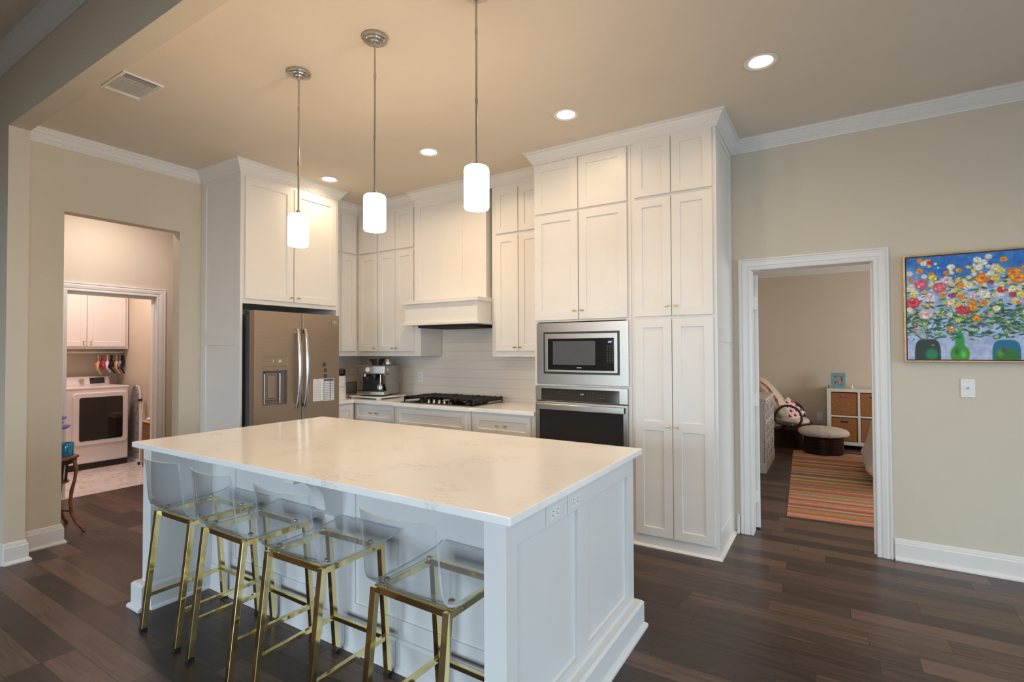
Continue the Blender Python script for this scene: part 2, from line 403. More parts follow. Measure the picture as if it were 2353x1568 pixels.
# ------------------------------------------------------------------ setting
b = MB(); b.box(-1.42, 9.12, -9.12, 5., -.06, 0); b.box(-3., -1.42, -9.12, -3.13, -.06, 0); st(b.build('floor', mFloor))
b = MB(); b.box(-3.6, -1.42, -3.13, .1, -.06, 0); st(b.build('floor', mTileF))
b = MB(); b.box(-.12, 9.12, -3.13, .12, Zc, Zc+.1); st(b.build('ceiling', mCeil))
b = MB(); b.box(-3., 9.12, -9.12, -3.24, 3.46, 3.56); st(b.build('ceiling', mCeil))
b = MB(); b.box(-3.6, -.12, -3.24, .12, Zc, Zc+.1); st(b.build('ceiling', mCeil))
b = MB(); b.box(3., 8.6, .12, 5., 2.69, 2.79); st(b.build('ceiling', mCeil))
b = MB(); b.box(-.12, 0, -3.13, -2.88, 0, Zc); b.box(-.12, 0, -2.88, -2.07, 2.5, Zc); b.box(-.12, 0, -2.07, .12, 0, Zc); st(b.build('wall_left', mWall))
b = MB(); b.box(0, 4.37, 0, .12, 0, Zc); b.box(4.37, 5.18, 0, .12, 2.06, Zc); b.box(5.18, 9.12, 0, .12, 0, Zc); st(b.build('wall_back', mWall))
b = MB(); b.box(-3., .19, -3.24, -3.13, 0, 3.46); b.box(.19, 9.12, -3.24, -3.13, 2.976, 3.46); st(b.build('wall_divider', mWall))
# living room behind the camera, with its window openings
def wall_open(name, fixed, span, ops, H, m, axis):
    bb = MB(); cur = span[0]
    def bx(a, c, z0, z1):
        if axis == 'x': bb.box(a, c, fixed[0], fixed[1], z0, z1)
        else: bb.box(fixed[0], fixed[1], a, c, z0, z1)
    for a, c, z0, z1 in ops:
        bx(cur, a, 0, H); bx(a, c, 0, z0); bx(a, c, z1, H); cur = c
    bx(cur, span[1], 0, H); st(bb.build(name, m))
wall_open('wall_rear', (-9.12, -9.0), (-3, 9.12), [(.5, 2.1, .6, 2.55), (2.8, 4.4, .6, 2.55), (5.4, 7., .6, 2.55)], 3.46, mWall, 'x')
wall_open('wall_right', (9.0, 9.12), (-9, .12), [(-6.55, -4.65, .6, 2.55), (-2.95, -1.05, .6, 2.55)], 3.46, mWall, 'y')
b = MB(); b.box(-3.12, -3, -9.12, -3.24, 0, 3.46); st(b.build('wall_living', mWall))
# hall and laundry
b = MB(); b.box(-1.62, -1.5, -3.13, -2.42, 0, Zc); b.box(-1.62, -1.5, -2.42, -1.59, 2.06, Zc); b.box(-1.62, -1.5, -1.59, .12, 0, Zc); st(b.build('wall_hall', mWall))
b = MB(); b.box(-1.5, -.12, -.4, -.28, 0, Zc); st(b.build('wall_hall_end', mWall))
b = MB(); b.box(-3.6, -1.62, -1.24, -1.12, 0, Zc); b.box(-3.6, -3.48, -3.13, -1.24, 0, Zc); st(b.build('wall_laundry', mWall))
# bedroom
b = MB(); b.box(3., 8.6, 4.8, 4.92, 0, 2.69); b.box(3., 3.12, .12, 4.8, 0, 2.69); st(b.build('wall_bedroom', mWall))
wall_open('wall_bedroom_right', (8.48, 8.6), (.12, 4.8), [(1.45, 3.35, .65, 2.25)], 2.69, mWall, 'y')

CROWN = [(0, -.097), (.008, -.097), (.010, -.088), (.017, -.083), (.018, -.076), (.024, -.072), (.031, -.056), (.043, -.038), (.053, -.027), (.056, -.018), (.064, -.015), (.066, -.006), (.072, -.004), (.072, 0), (0, 0)]
def crown(path, z, k=1.): return MB().sweep(path, [(d*k, z+h*k) for d, h in CROWN])
UL, UR = -.335, 1.262
kp = [(0, -3.13), (0, FY1), (FXc, FY1), (FXc, FY2), (.34, FY2), (.34, -.35), (1.256, -.35), (1.256, -.40), (2.161, -.40), (2.161, -.35), (TX0, -.35), (TX0, TY), (TX1, TY), (TX1, 0), (9.0, 0)]
st(crown(kp, Zc).build('trim_1', mTrim, smooth=True))
st(crown([(-3., -3.24), (9., -3.24)], 3.46, 1.15).build('trim_2', mTrim, smooth=True))
st(crown([(3.12, 4.8), (8.48, 4.8)], 2.69, 1.1).build('trim_3', mTrim, smooth=True))
BASE = [(0, 0), (.030, 0), (.030, .010), (.024, .020), (.016, .024), (.016, .112), (.012, .118), (.012, .127), (.007, .131), (.007, .138), (.003, .145), (0, .145)]
def baseb(name, path): st(MB().sweep(path, BASE).build(name, mTrim))
baseb('baseboard_left', [(-.12, -2.88), (0, -2.88)][::-1][::-1] if False else [(0, -3.13), (0, -2.88), (-.12, -2.88)])
baseb('baseboard_divider', [(.19, -3.24), (.19, -3.13), (.03, -3.13)])
baseb('baseboard_living', [(-3., -3.24), (.19, -3.24)])
baseb('baseboard_fridge', [(0, -2.07), (0, FY1)])
baseb('baseboard_back', [(5.262, 0), (9., 0)])
baseb('baseboard_pantry', [(TX1+.02, 0), (4.29, 0)])
baseb('baseboard_bedroom', [(3.12, 4.8), (8.48, 4.8)])
baseb('baseboard_hall', [(-1.5, -1.52), (-1.5, -.4)])
baseb('baseboard_laundry', [(-3.48, -1.24), (-1.62, -1.24)][::1])
CAS = [(0, 0), (0, .012), (.006, .017), (.018, .017), (.022, .013), (.030, .013), (.034, .018), (.060, .022), (.066, .016), (.074, .016), (.080, .022), (.090, .020), (.090, 0)]
def casing(n, mapper, u0, u1, z1, parts=None):
    # path clockwise seen from the front so that the profile grows outwards
    o = MB().sweep([(u0, 0), (u0, z1), (u1, z1), (u1, 0)], [(-d, h) for d, h in CAS], mapper); st(o.build('trim_%d' % n, mTrim))
casing(4, lambda u, z, h: (u, -h, z), 4.388, 5.1625, 2.044)
casing(5, lambda u, z, h: (-1.5+h, u, z), -2.40, -1.61, 2.04)
b = MB(); b.box(4.368, 4.388, -.004, .125, 0, 2.062); b.box(5.1625, 5.182, -.004, .125, 0, 2.062); b.box(4.388, 5.1625, -.004, .125, 2.044, 2.062)
b.box(5.150, 5.1625, .03, .075, 0, 2.044)
st(b.build('trim_6', mTrim, bevel=.001))
b = MB(); b.box(-1.625, -1.496, -2.42, -2.40, 0, 2.06); b.box(-1.625, -1.496, -1.61, -1.59, 0, 2.06); b.box(-1.625, -1.496, -2.40, -1.61, 2.04, 2.06)
b.box(-1.585, -1.545, -2.40, -1.61, 2.015, 2.04); b.box(-1.585, -1.545, -1.625, -1.61, 0, 2.015); b.box(-1.585, -1.545, -2.40, -2.385, 0, 2.015)
st(b.build('trim_7', mTrim, bevel=.001))
# bedroom door, swung open into the bedroom and seen on its hinge edge
d = bpy.data.objects.new('door_1', None); COL.objects.link(d); d.location = (4.402, .135, 0); d['kind'] = 'structure'
dd = MB(); dd.hf(lambda u, w_, z: (4.404-.0175+w_, .160+u, z), [0, .11, .34, .42, .65, .76], [.012, .22, .95, 1.08, 1.90, 2.03],
    [[.035]*5, [.035, .027, .035, .027, .035], [.035]*5, [.035, .027, .035, .027, .035], [.035]*5], 0)
dl = dd.build('door_leaf', mTrim, d, bevel=.002)
for z in (.27, 1.03, 1.80):
    h = MB(); h.box(4.388, 4.420, .150, .1605, z-.05, z+.05); h.box(4.386, 4.402, .126, .152, z-.05, z+.05); h.tube([(4.400, .145, z-.052), (4.400, .145, z+.052)], .006, 8)
    h.build('hinge', mTrim, d)
d.rotation_euler = (0, 0, math.radians(9))
# backsplash tile
b = MB(); b.box(0, TX0, -.008, 0, .90, 1.70); st(b.build('wall_backsplash', mTileX))
b = MB(); b.box(0, .008, FY2, -.008, .90, 1.40); st(b.build('wall_backsplash_side', mTileY))

# ------------------------------------------------------------------ cabinets
def shaker(fr, u0, u1, z0, z1, name, parent, m=None, st_=.062, top=None, bot=None, mids=(), t=.019, dep=.008, m2=None):
    top = top or st_; bot = bot or st_
    zs = [z0, z0+bot]; rows = [[t]*3, [t, t-dep, t]]
    for c in mids: zs += [c-st_*.55, c+st_*.55]; rows += [[t]*3, [t, t-dep, t]]
    zs += [z1-top, z1]; rows += [[t]*3]
    return MB().hf(fr, [u0, u0+st_, u1-st_, u1], zs, rows).build(name, m or mCab, parent, bevel=.0012)
def knob(fr, u, z, w0, parent, name='knob'):
    k = MB(); k.tube([fr(u, w0, z), fr(u, w0+.022, z)], .0042, 10); k.tube([fr(u-.013, w0+.024, z), fr(u+.013, w0+.024, z)], .0058, 12)
    return k.build(name, mBrassK, parent, smooth=True)
T_ = .019
def cabinet(label, fr, u0, u1, z0, z1, depth, doors, loc, name='upper_cabinet', cat='cabinet', group=None, body_extra=None):
    c = thing(name, label, cat, loc, group)
    bd = MB(); bd.fb(fr, u0, u1, -depth, 0, z0, z1)
    if body_extra: body_extra(bd)
    bd.build('cabinet_body', mCab, c, bevel=.001)
    for d_ in doors:
        kn = d_.get('knob'); dr = shaker(fr, *d_['r'], d_.get('n', 'door'), c, st_=d_.get('st', .062), mids=d_.get('mids', ()))
        if kn:
            for k in (kn if isinstance(kn, list) else [kn]): knob(fr, k[0], k[1], T_ if not d_.get('panelknob') else T_-.008, dr)
    return c
# fridge surround
fr = FX(FXc)
c = thing('fridge_cabinet', 'tall white surround cabinet with two doors over the refrigerator', 'cabinet', (.32, -1.38, 0))
MB().box(.002, FXc, FY1+.022, FY2-.022, 1.845, 2.99).build('cabinet_body', mCab, c, bevel=.001)
# the side panel towards the hall is a framed panel
MB().hf(FY(FY1+.022), [.002, .040, .088, .565, FXc], [0, .12, 1.485, 1.60, 2.93, 2.99],
        [[.022]*4, [.022, .022, .014, .022], [.022]*4, [.022, .022, .014, .022], [.022]*4]).build('side_panel', mCab, c, bevel=.0012)
MB().box(.002, FXc, FY2-.022, FY2, 0, 2.99).build('side_panel', mCab, c, bevel=.001)
d1 = shaker(fr, -1.855, -1.393, 1.885, 2.945, 'door', c, st_=.066); knob(fr, -1.425, 1.925, T_, d1)
d2 = shaker(fr, -1.383, -.905, 1.885, 2.945, 'door', c, st_=.066); knob(fr, -1.352, 1.925, T_, d2)
# left-arm uppers (the corner)
UZ0, UZ1 = 1.373, 2.99
cabinet('white upper cabinet tucked between refrigerator surround and corner', FX(.34), FY2, -.352, UZ0, UZ1, .33,
        [dict(r=(-.84, -.60, 1.425, 2.50)), dict(r=(-.595, -.385, 1.425, 2.50)), dict(r=(-.84, -.60, 2.525, 2.94)), dict(r=(-.595, -.385, 2.525, 2.94))], (.17, -.6, UZ0))
frU = FY(-.35)
cabinet('white single-door upper cabinet in the kitchen corner', frU, .012, .672, UZ0, UZ1, .335,
        [dict(r=(.378, .662, 1.425, 2.50), knob=(.636, 1.46)), dict(r=(.378, .662, 2.525, 2.94))], (.4, -.17, UZ0))
cabinet('white double-door upper cabinet directly left of the range hood', frU, .674, 1.294, UZ0, UZ1, .335,
        [dict(r=(.686, .940, 1.425, 2.50), knob=(.914, 1.46)), dict(r=(.946, 1.205, 1.425, 2.50), knob=(.972, 1.46)),
         dict(r=(.686, .940, 2.525, 2.94)), dict(r=(.946, 1.205, 2.525, 2.94))], (.98, -.17, UZ0))
cabinet('white double-door upper cabinet directly right of the range hood', frU, 2.190, TX0-.002, UZ0, UZ1, .335,
        [dict(r=(2.238, 2.486, 1.425, 2.50), knob=(2.460, 1.46)), dict(r=(2.494, 2.770, 1.425, 2.50), knob=(2.520, 1.46)),
         dict(r=(2.238, 2.486, 2.525, 2.94)), dict(r=(2.494, 2.770, 2.525, 2.94))], (2.5, -.17, UZ0))
# range hood
h = thing('range_hood', 'white panelled range hood with wide mantel above the cooktop', 'range hood', (1.72, -.3, 1.68))
ck = MB(); ck.box(1.296, 2.161, -.392, -.01, 1.925, 2.99); ck.box(1.256, 1.296, -.392, -.355, 1.925, 2.99)
ck.build('chimney', mCab, h)
MB().hf(FY(-.392), [1.256, 1.335, 1.583, 1.613, 1.85, 1.88, 2.095, 2.161], [1.925, 2.02, 2.90, 2.99],
        [[.016]*7, [.016, .006, .016, .006, .016, .006, .016], [.016]*7]).build('front_panel', mCab, h, bevel=.0012)
mt = MB(); mt.box(1.292, 2.182, -.582, -.357, 1.697, 1.895); mt.box(1.298, 2.182, -.357, -.01, 1.697, 1.895); mt.build('mantel_frieze', mCab, h, bevel=.001)
for nm, z0, z1, o in (('mantel_shelf', 1.888, 1.924, .023), ('mantel_lip', 1.679, 1.705, .023)):
    e = MB(); e.box(1.292-o, 2.182+o, -.582-o, -.373, z0, z1); e.box(1.298, 2.182, -.373, -.01, z0, z1); e.build(nm, mCab, h, bevel=.002)
MB().box(1.42, 2.08, -.53, -.08, 1.655, 1.681).build('filter_insert', mDark, h, bevel=.002)
# oven tower and pantry
def cut_box(bb, x0, x1, hx0, hx1, hz0, hz1, z0, z1, y0, y1):
    bb.box(x0, hx0, y0, y1, z0, z1); bb.box(hx1, x1, y0, y1, z0, z1); bb.box(hx0, hx1, y0, y1, z0, hz0); bb.box(hx0, hx1, y0, y1, hz1, z1)
frT = FY(TY)
o_ = thing('oven_tower_cabinet', 'tall white cabinet holding the microwave and wall oven', 'cabinet', (3.23, -.32, 0))
bb = MB(); bb.box(TX0, 2.85, TY, -.012, .0, 2.99); bb.box(3.605, TM-.001, TY, -.012, 0, 2.99); bb.box(2.85, 3.605, TY, -.012, 1.66, 2.99); bb.box(2.85, 3.605, TY, -.03, 1.142, 1.157); bb.box(2.85, 3.605, TY, -.012, 0, .43)
bb.build('cabinet_body', mCab, o_, bevel=.001)
for r_, kx in (((2.829, 3.221, 1.675, 2.538), 3.190), ((3.228, 3.621, 1.675, 2.538), 3.259)):
    dr = shaker(frT, *r_, 'door', o_, st_=.066); knob(frT, kx, 1.745, T_, dr)
for r_ in ((2.829, 3.221, 2.553, 2.965), (3.228, 3.621, 2.553, 2.965)): shaker(frT, *r_, 'door', o_, st_=.066)
p_ = thing('pantry_cabinet', 'tall white pantry cabinet with six narrow doors beside the doorway', 'cabinet', (3.95, -.32, 0))
bb = MB(); bb.box(TM, TX1-.018, TY, -.004, 0, 2.99); bb.build('cabinet_body', mCab, p_, bevel=.001)
for a, c_, s_ in ((3.677, 3.946, 1), (3.951, 4.228, -1)):
    kx = (c_-.028) if s_ > 0 else (a+.028)
    dr = shaker(frT, a, c_, .088, 1.655, 'door', p_, mids=(.882,)); knob(frT, kx, .885, T_, dr)
    dr = shaker(frT, a, c_, 1.676, 2.540, 'door', p_); knob(frT, kx, 1.745, T_, dr)
    shaker(frT, a, c_, 2.560, 2.972, 'door', p_)
MB().hf(FX(TX1-.018), [TY, TY+.062, -.075, -.004], [0, .165, 1.487, 1.588, 2.93, 2.99], [[.018]*3, [.018, .010, .018], [.018]*3, [.018, .010, .018], [.018]*3]).build('side_panel', mCab, p_, bevel=.0012)
SHOE = [(0, 0), (.020, 0), (.018, .008), (.010, .016), (0, .018)]
MB().sweep([(TM, TY), (TX1, TY), (TX1, -.03)], SHOE).build('shoe_moulding', mTrim, p_)
MB().sweep([(TX0, TY), (TM-.001, TY)], SHOE).build('shoe_moulding', mTrim, o_)
# base cabinets
BY = -.63
frB = FY(BY)
cabinet('white corner base cabinet with drawer left of the cooktop', frB, .612, 1.243, 0, .885, .62,
        [dict(r=(.655, 1.205, .72, .865), n='drawer', st=.034, knob=[(.88, .793), (.97, .793)], panelknob=1), dict(r=(.655, .927, .11, .70)), dict(r=(.932, 1.205, .11, .70))], (.93, -.32, 0), 'base_cabinet')
cabinet('white base cabinet under the cooktop with plain false front', FY(BY-.03), 1.245, 2.152, 0, .885, .65,
        [dict(r=(1.270, 2.118, .695, .865), n='drawer', st=.045), dict(r=(1.270, 1.69, .11, .68)), dict(r=(1.698, 2.118, .11, .68))], (1.7, -.32, 0), 'base_cabinet')
cabinet('white base cabinet with drawer between cooktop and wall oven', frB, 2.154, TX0-.002, 0, .885, .62,
        [dict(r=(2.182, 2.775, .69, .865), n='drawer', st=.050, knob=[(2.44, .778), (2.53, .778)], panelknob=1), dict(r=(2.182, 2.475, .11, .675)), dict(r=(2.481, 2.775, .11, .675))], (2.48, -.32, 0), 'base_cabinet')
cabinet('white base cabinet beside the refrigerator in the left arm', FX(.61), FY2, -.634, 0, .885, .60,
        [dict(r=(-.86, -.66, .11, .865), st=.05)], (.3, -.75, 0), 'base_cabinet')
cp = [(.009, FY2), (.645, FY2), (.645, -.665), (1.235, -.665), (1.235, -.695), (2.165, -.695), (2.165, -.665), (TX0-.002, -.665), (TX0-.002, -.009), (.009, -.009)]
ct = MB().prism(cp, lambda x, y, h: (x, y, h), .886, .920).build('countertop', mQuartz, bevel=.003, seg=2)
tag(ct, 'white quartz counter under the backsplash along back wall', 'countertop')

# ------------------------------------------------------------------ cooktop
k = thing('gas_cooktop', 'black gas cooktop with cast iron grates and steel knobs', 'cooktop', (1.72, -.34, .92))
MB().box(1.285, 2.165, -.645, -.10, .9205, .926).build('cooktop_rim', mSteel, k, bevel=.002)
MB().box(1.297, 2.153, -.633, -.112, .926, .931).build('cooktop_pan', mBlackGl, k, bevel=.002)
for i in range(3):
    x0 = 1.305+i*.286; x1 = x0+.270; y0 = -.60 if i != 1 else -.50; y1 = -.12
    g = MB(); z = .968
    for a, c_ in (((x0, y0), (x1, y0)), ((x1, y0), (x1, y1)), ((x1, y1), (x0, y1)), ((x0, y1), (x0, y0))): g.bar((*a, z), (*c_, z), .014, .022)
    for q in range(1, 9): yy = y0+(y1-y0)*q/9; g.bar((x0, yy, z), (x1, yy, z), .012, .018, (0, 1, 0))
    for q in (1, 3): g.bar((x0+(x1-x0)*q/4, y0, z), (x0+(x1-x0)*q/4, y1, z), .010, .018)
    g.bar((x0, y0, .950), (x0, y1, .950), .010, .012); g.bar((x1, y0, .950), (x1, y1, .950), .010, .012)
    g.bar(((x0+x1)/2, y0, z), ((x0+x1)/2, y1, z), .010, .014)
    for a in (x0, x1):
        for c_ in (y0, y1): g.bar((a, c_, .930), (a, c_, .966), .012, .012, (1, 0, 0))
    g.build('grate', mIron, k, bevel=.001)
for x, y, r_ in ((1.44, -.22, .045), (1.44, -.48, .038), (1.727, -.28, .055), (2.01, -.22, .038), (2.01, -.48, .045)):
    MB().lathe([(0.001, .930), (r_, .930), (r_, .942), (r_*.7, .944), (r_*.7, .950), (.001, .951)], (x, y, 0), 20).build('burner', mIron, k, smooth=True)
for x in (1.60, 1.665, 1.73, 1.795, 1.86):
    MB().lathe([(.001, .930), (.021, .930), (.021, .934), (.016, .936), (.015, .957), (.013, .960), (.001, .960)], (x, -.575, 0), 20).build('control_knob', mSteel, k, smooth=True)

# ------------------------------------------------------------------ microwave and oven
def frameplate(fr, u0, u1, z0, z1, a0, a1, c0, c1, t, inner, name, m, parent, bev=.0015):
    return MB().hf(fr, [u0, a0, a1, u1], [z0, c0, c1, z1], [[t]*3, [t, inner, t], [t]*3]).build(name, m, parent, bevel=bev)
mw = thing('microwave', 'built-in stainless microwave above the wall oven', 'microwave', (3.235, TY, 1.158))
MB().box(2.86, 3.595, TY+.005, -.2, 1.18, 1.63).build('microwave_body', mBlack, mw)
frameplate(frT, 2.843, 3.626, 1.158, 1.652, 2.905, 3.557, 1.241, 1.577, .012, .002, 'trim_kit', mSteel, mw)
MB().fb(frT, 2.9055, 3.5565, .0022, .0105, 1.2415, 1.5765).build('gap_shadow_plate', mBlack, mw)
frameplate(frT, 2.921, 3.541, 1.2555, 1.5625, 2.948, 3.514, 1.272, 1.523, .018, .010, 'door_frame', mSteel, mw)
dg = MB().fb(frT, 2.949, 3.513, .011, .016, 1.273, 1.522).build('door_glass', mBlackGl, mw, bevel=.001)
MB().fb(frT, 2.995, 3.362, .0162, .0168, 1.315, 1.503).build('viewing_window', mat('microwave_window_mesh', (.10, .105, .115), .12, .0, coat=.5), dg)
text('clock_digits', '2:07', .019, (3.482, TY-.0167, 1.493), '-y', mDigit, dg)
kp_ = MB()
for i in range(3):
    for j in range(11): kp_.fb(frT, 3.455+i*.021, 3.465+i*.021, .0161, .0165, 1.462-j*.0125, 1.4655-j*.0125)
kp_.build('keypad', mKey, dg)
MB().fb(frT, 3.205, 3.245, .0161, .0166, 1.289, 1.296).build('badge', mLetter, dg)
ov = thing('built_in_oven', 'stainless wall oven with black glass door below the microwave', 'oven', (3.22, TY, .43))
MB().box(2.86, 3.595, TY+.005, -.2, .45, 1.13).build('oven_body', mBlack, ov)
frameplate(frT, 2.834, 3.620, 1.024, 1.141, 2.888, 3.556, 1.0245, 1.121, .020, .012, 'control_panel', mSteel, ov)
cg = MB().fb(frT, 2.889, 3.555, .012, .0185, 1.026, 1.1205).build('control_glass', mBlackGl, ov, bevel=.001)
text('clock_digits', '2:07', .018, (3.250, TY-.0192, 1.083), '-y', mDigitW, cg)
kp_ = MB()
for i in range(3):
    for j in range(4): kp_.fb(frT, 3.293+i*.023, 3.300+i*.023, .0186, .019, 1.096-j*.017, 1.0995-j*.017)
for i in range(4): kp_.fb(frT, 3.375+i*.025, 3.387+i*.025, .0186, .019, 1.080, 1.083)
for i in range(3): kp_.fb(frT, 3.368+i*.027, 3.386+i*.027, .0186, .019, 1.060, 1.063)
kp_.fb(frT, 3.035, 3.075, .0186, .019, 1.098, 1.100)
for i in range(4): kp_.fb(frT, 3.04+i*.025, 3.052+i*.025, .0186, .019, 1.086, 1.089)
kp_.build('keypad', mKey, cg)
MB().fb(frT, 2.834, 3.620, -.003, .004, 1.015, 1.024).build('vent_gap', mBlack, ov)
od = frameplate(frT, 2.834, 3.620, .455, 1.014, 2.870, 3.585, .50, .97, .022, .014, 'oven_door', mSteel, ov)
MB().fb(frT, 2.871, 3.584, .0145, .020, .501, .969).build('door_glass', mBlackGl, od, bevel=.001)
hd = MB(); hd.fb(frT, 2.856, 3.600, .040, .056, .953, 1.000); hd.fb(frT, 2.885, 2.915, .02, .052, .970, .990); hd.fb(frT, 3.54, 3.57, .02, .052, .970, .990)
hd.build('door_handle', mHandle, od, bevel=.004, seg=3)

# ------------------------------------------------------------------ refrigerator
rf = thing('refrigerator', 'side-by-side bronze stainless refrigerator in the white surround', 'refrigerator', (.4, -1.4, 0))
MB().box(.03, .70, -1.832, -.915, .03, 1.755).build('fridge_body', mFridgeSide, rf, bevel=.004)
hb = MB(); hb.box(.60, .74, -1.825, -1.76, 1.755, 1.785); hb.box(.60, .74, -1.03, -.965, 1.755, 1.785); hb.build('hinge_cover', mFridgeSide, rf, bevel=.006)
frF = FX(.705)
y0, y1, ys = -1.845, -.966, -1.386
fl = MB(); fl.hf(frF, [y0, -1.769, -1.533, ys-.005], [.10, .954, 1.262, 1.30, 1.382, 1.78],
   [[.075]*3, [.075, .022, .075], [.075, .066, .075], [.075, .073, .075], [.075]*3]); fl_ = fl.build('door', mFridge, rf, bevel=.006, seg=2)
fr_ = MB(); fr_.fb(frF, ys+.004, y1, 0, .075, .10, 1.78); fr_ = fr_.build('door', mFridge, rf, bevel=.006, seg=2)
MB().box(.06, .71, -1.83, -.97, 0, .09).build('toe_grille', mBlack, rf)
for yy, par in ((-1.446, fl_), (-1.368, fr_)):
    pts = []
    for i in range(21):
        s_ = i/20; z = .915+.72*s_; bow = math.sin(PI*s_)
        pts.append((.782+.016+.050*bow**.7, yy, z))
    hh = MB(); rings = []
    for i, p in enumerate(pts):
        w_ = .016+.004*math.sin(PI*i/20)
        rings.append([(p[0]+.010*math.cos(a), p[1]+w_*math.sin(a), p[2]) for a in [2*PI*q/12 for q in range(12)]])
    hh.ring_skin(rings)
    hh.box(.779, .800, yy-.012, yy+.012, .925, .955); hh.box(.779, .800, yy-.010, yy+.010, 1.595, 1.625)
    hh.build('door_handle', mHandle, par, smooth=True)
dp = MB().box(.7265, .7285, -1.765, -1.537, .958, 1.255).build('dispenser_recess', mat('dispenser_grey', (.20, .17, .15), .4, .5), fl_)
q_ = MB(); q_.box(.729, .7425, -1.725, -1.605, 1.0, 1.248); q_.build('water_paddle_housing', mat('dispenser_paddle_grey', (.26, .22, .19), .35, .6), fl_, bevel=.004)
q_ = MB(); q_.box(.742, .752, -1.700, -1.635, 1.02, 1.22); q_.build('water_paddle', mFridge, fl_, bevel=.004)
for yy in (-1.737, -1.588): MB().tube([(.748, yy, .97), (.748, yy, 1.235)], .0065, 8).build('recess_rim', mHandle, fl_, smooth=True)
q_ = MB(); q_.box(.730, .782, -1.768, -1.534, .948, .960); q_.build('drip_tray', mFridge, fl_, bevel=.003)
text('display_digits', '7', .034, (.7785, -1.672, 1.343), '+x', mDigitW, fl_)
text('display_digits', '38', .034, (.7785, -1.610, 1.343), '+x', mDigitW, fl_)
bdg = MB(); bdg.box(.780, .7815, -1.062, -.998, 1.700, 1.712); bdg.box(.780, .7815, -1.062, -.998, 1.719, 1.725); bdg.box(.780, .7815, -1.062, -1.056, 1.700, 1.725); bdg.build('badge', mLetter, fr_)
for i, (zz, nm) in enumerate(((1.302, 'topmost'), (1.248, 'middle'), (1.193, 'lowest'))):
    tag(MB().box(.7805, .7845, -1.158+.012*(i > 0), -1.128+.012*(i > 0), zz-.018, zz+.016).build('fridge_magnet', mMagnet, bevel=.001), 'small dark square magnet on refrigerator door, %s of three' % nm, 'magnet', 'square magnets on the refrigerator')
n1 = thing('chore_chart', 'white and mint paper list on the right refrigerator door', 'paper list', (.782, -1.21, .953), 'paper lists on the refrigerator')
MB().box(.7805, .7818, -1.269, -1.154, .958, 1.166).build('paper_sheet', mPaper, n1)
MB().box(.7819, .7822, -1.196, -1.185, .965, 1.15).build('mint_column', mMint, n1)
e = MB()
for i in range(11): e.box(.7819, .7822, -1.262, -1.20, .975+i*.0158, .978+i*.0158)
e.box(.7819, .7822, -1.232, -1.205, 1.150, 1.160); e.build('printed_lines', mInk, n1)
n2 = thing('chore_chart', 'white and navy gridded paper list beside the mint one', 'paper list', (.782, -1.09, .953), 'paper lists on the refrigerator')
MB().box(.7805, .7818, -1.152, -1.030, .953, 1.165).build('paper_sheet', mPaper, n2)
e = MB(); e.box(.7819, .7822, -1.149, -1.035, 1.143, 1.160); e.box(.7819, .7822, -1.149, -1.145, .96, 1.15); e.box(.7819, .7822, -1.079, -1.072, .96, 1.15)
for i in range(11): e.box(.7819, .7822, -1.149, -1.035, .960+i*.0172, .9635+i*.0172)
e.build('navy_grid', mGrid, n2)

# ------------------------------------------------------------------ counter appliances
es = thing('espresso_machine', 'stainless espresso machine with smoked bean hopper on white board', 'coffee machine', (.69, -.36, .945))
z0 = .948
ex0, ex1, ey0, ey1 = .535, .855, -.55, -.20
e = MB(); e.box(ex0, ex1, ey0+.12, ey1, z0+.012, z0+.325); e.box(ex0, ex1, ey0, ey0+.125, z0+.235, z0+.325)
e.prism([(ey0+.13, z0+.04), (ey0+.13, z0+.235), (ey0+.02, z0+.235), (ey0+.075, z0+.05)][::-1], lambda y, z, x: (x, y, z), ex1-.032, ex1)
e.build('machine_body', mSteel, es, bevel=.008, seg=2)
MB().box(ex0+.005, ex1-.034, ey0+.111, ey0+.122, z0+.05, z0+.235).build('back_splash_plate', mBlack, es)
e = MB(); e.box(ex0, ex1, ey0-.012, ey0+.125, z0+.012, z0+.055); e.build('drip_tray', mSteel, es, bevel=.008, seg=2)
MB().box(ex0+.012, ex1-.012, ey0-.002, ey0+.11, z0+.0555, z0+.060).build('tray_grate', mBlack, es)
MB().lathe([(.001, z0+.325), (.058, z0+.325), (.060, z0+.345), (.092, z0+.385), (.094, z0+.397), (.085, z0+.400), (.001, z0+.402)], (.66, -.34, 0), 28).build('bean_hopper', mHopper, es, smooth=True)
MB().tube([(.66, ey0-.001, z0+.283), (.66, ey0-.010, z0+.283)], .026, 24).build('pressure_gauge', mWhitePl, es, smooth=True)
e = MB(); e.tube([(.70, ey0+.06, z0+.236), (.70, ey0+.06, z0+.195)], .034, 20); e.tube([(.70, ey0+.06, z0+.205), (.70, ey0-.09, z0+.195)], .012, 10); e.tube([(.70, ey0+.06, z0+.195), (.70, ey0+.06, z0+.165)], .012, 10); e.build('portafilter', mBlack, es, smooth=True)
e = MB(); e.tube([(.60, ey0+.05, z0+.236), (.60, ey0+.05, z0+.205)], .022, 16); e.build('grind_outlet', mSteel, es, smooth=True)
e = MB(); e.tube([(.79, ey0+.03, z0+.235), (.795, ey0+.015, z0+.15), (.80, ey0-.005, z0+.09)], .006, 8); e.build('steam_wand', mHandle, es, smooth=True)
e = MB()
for x in (.575, .60, .72, .745, .77): e.tube([(x, ey0-.001, z0+.285), (x, ey0-.006, z0+.285)], .008, 12)
e.build('buttons', mHandle, es, smooth=True)
e = MB(); e.tube([(.835, ey0+.05, z0+.28), (.865, ey0+.05, z0+.28)], .020, 16); e.build('steam_dial', mHandle, es, smooth=True)
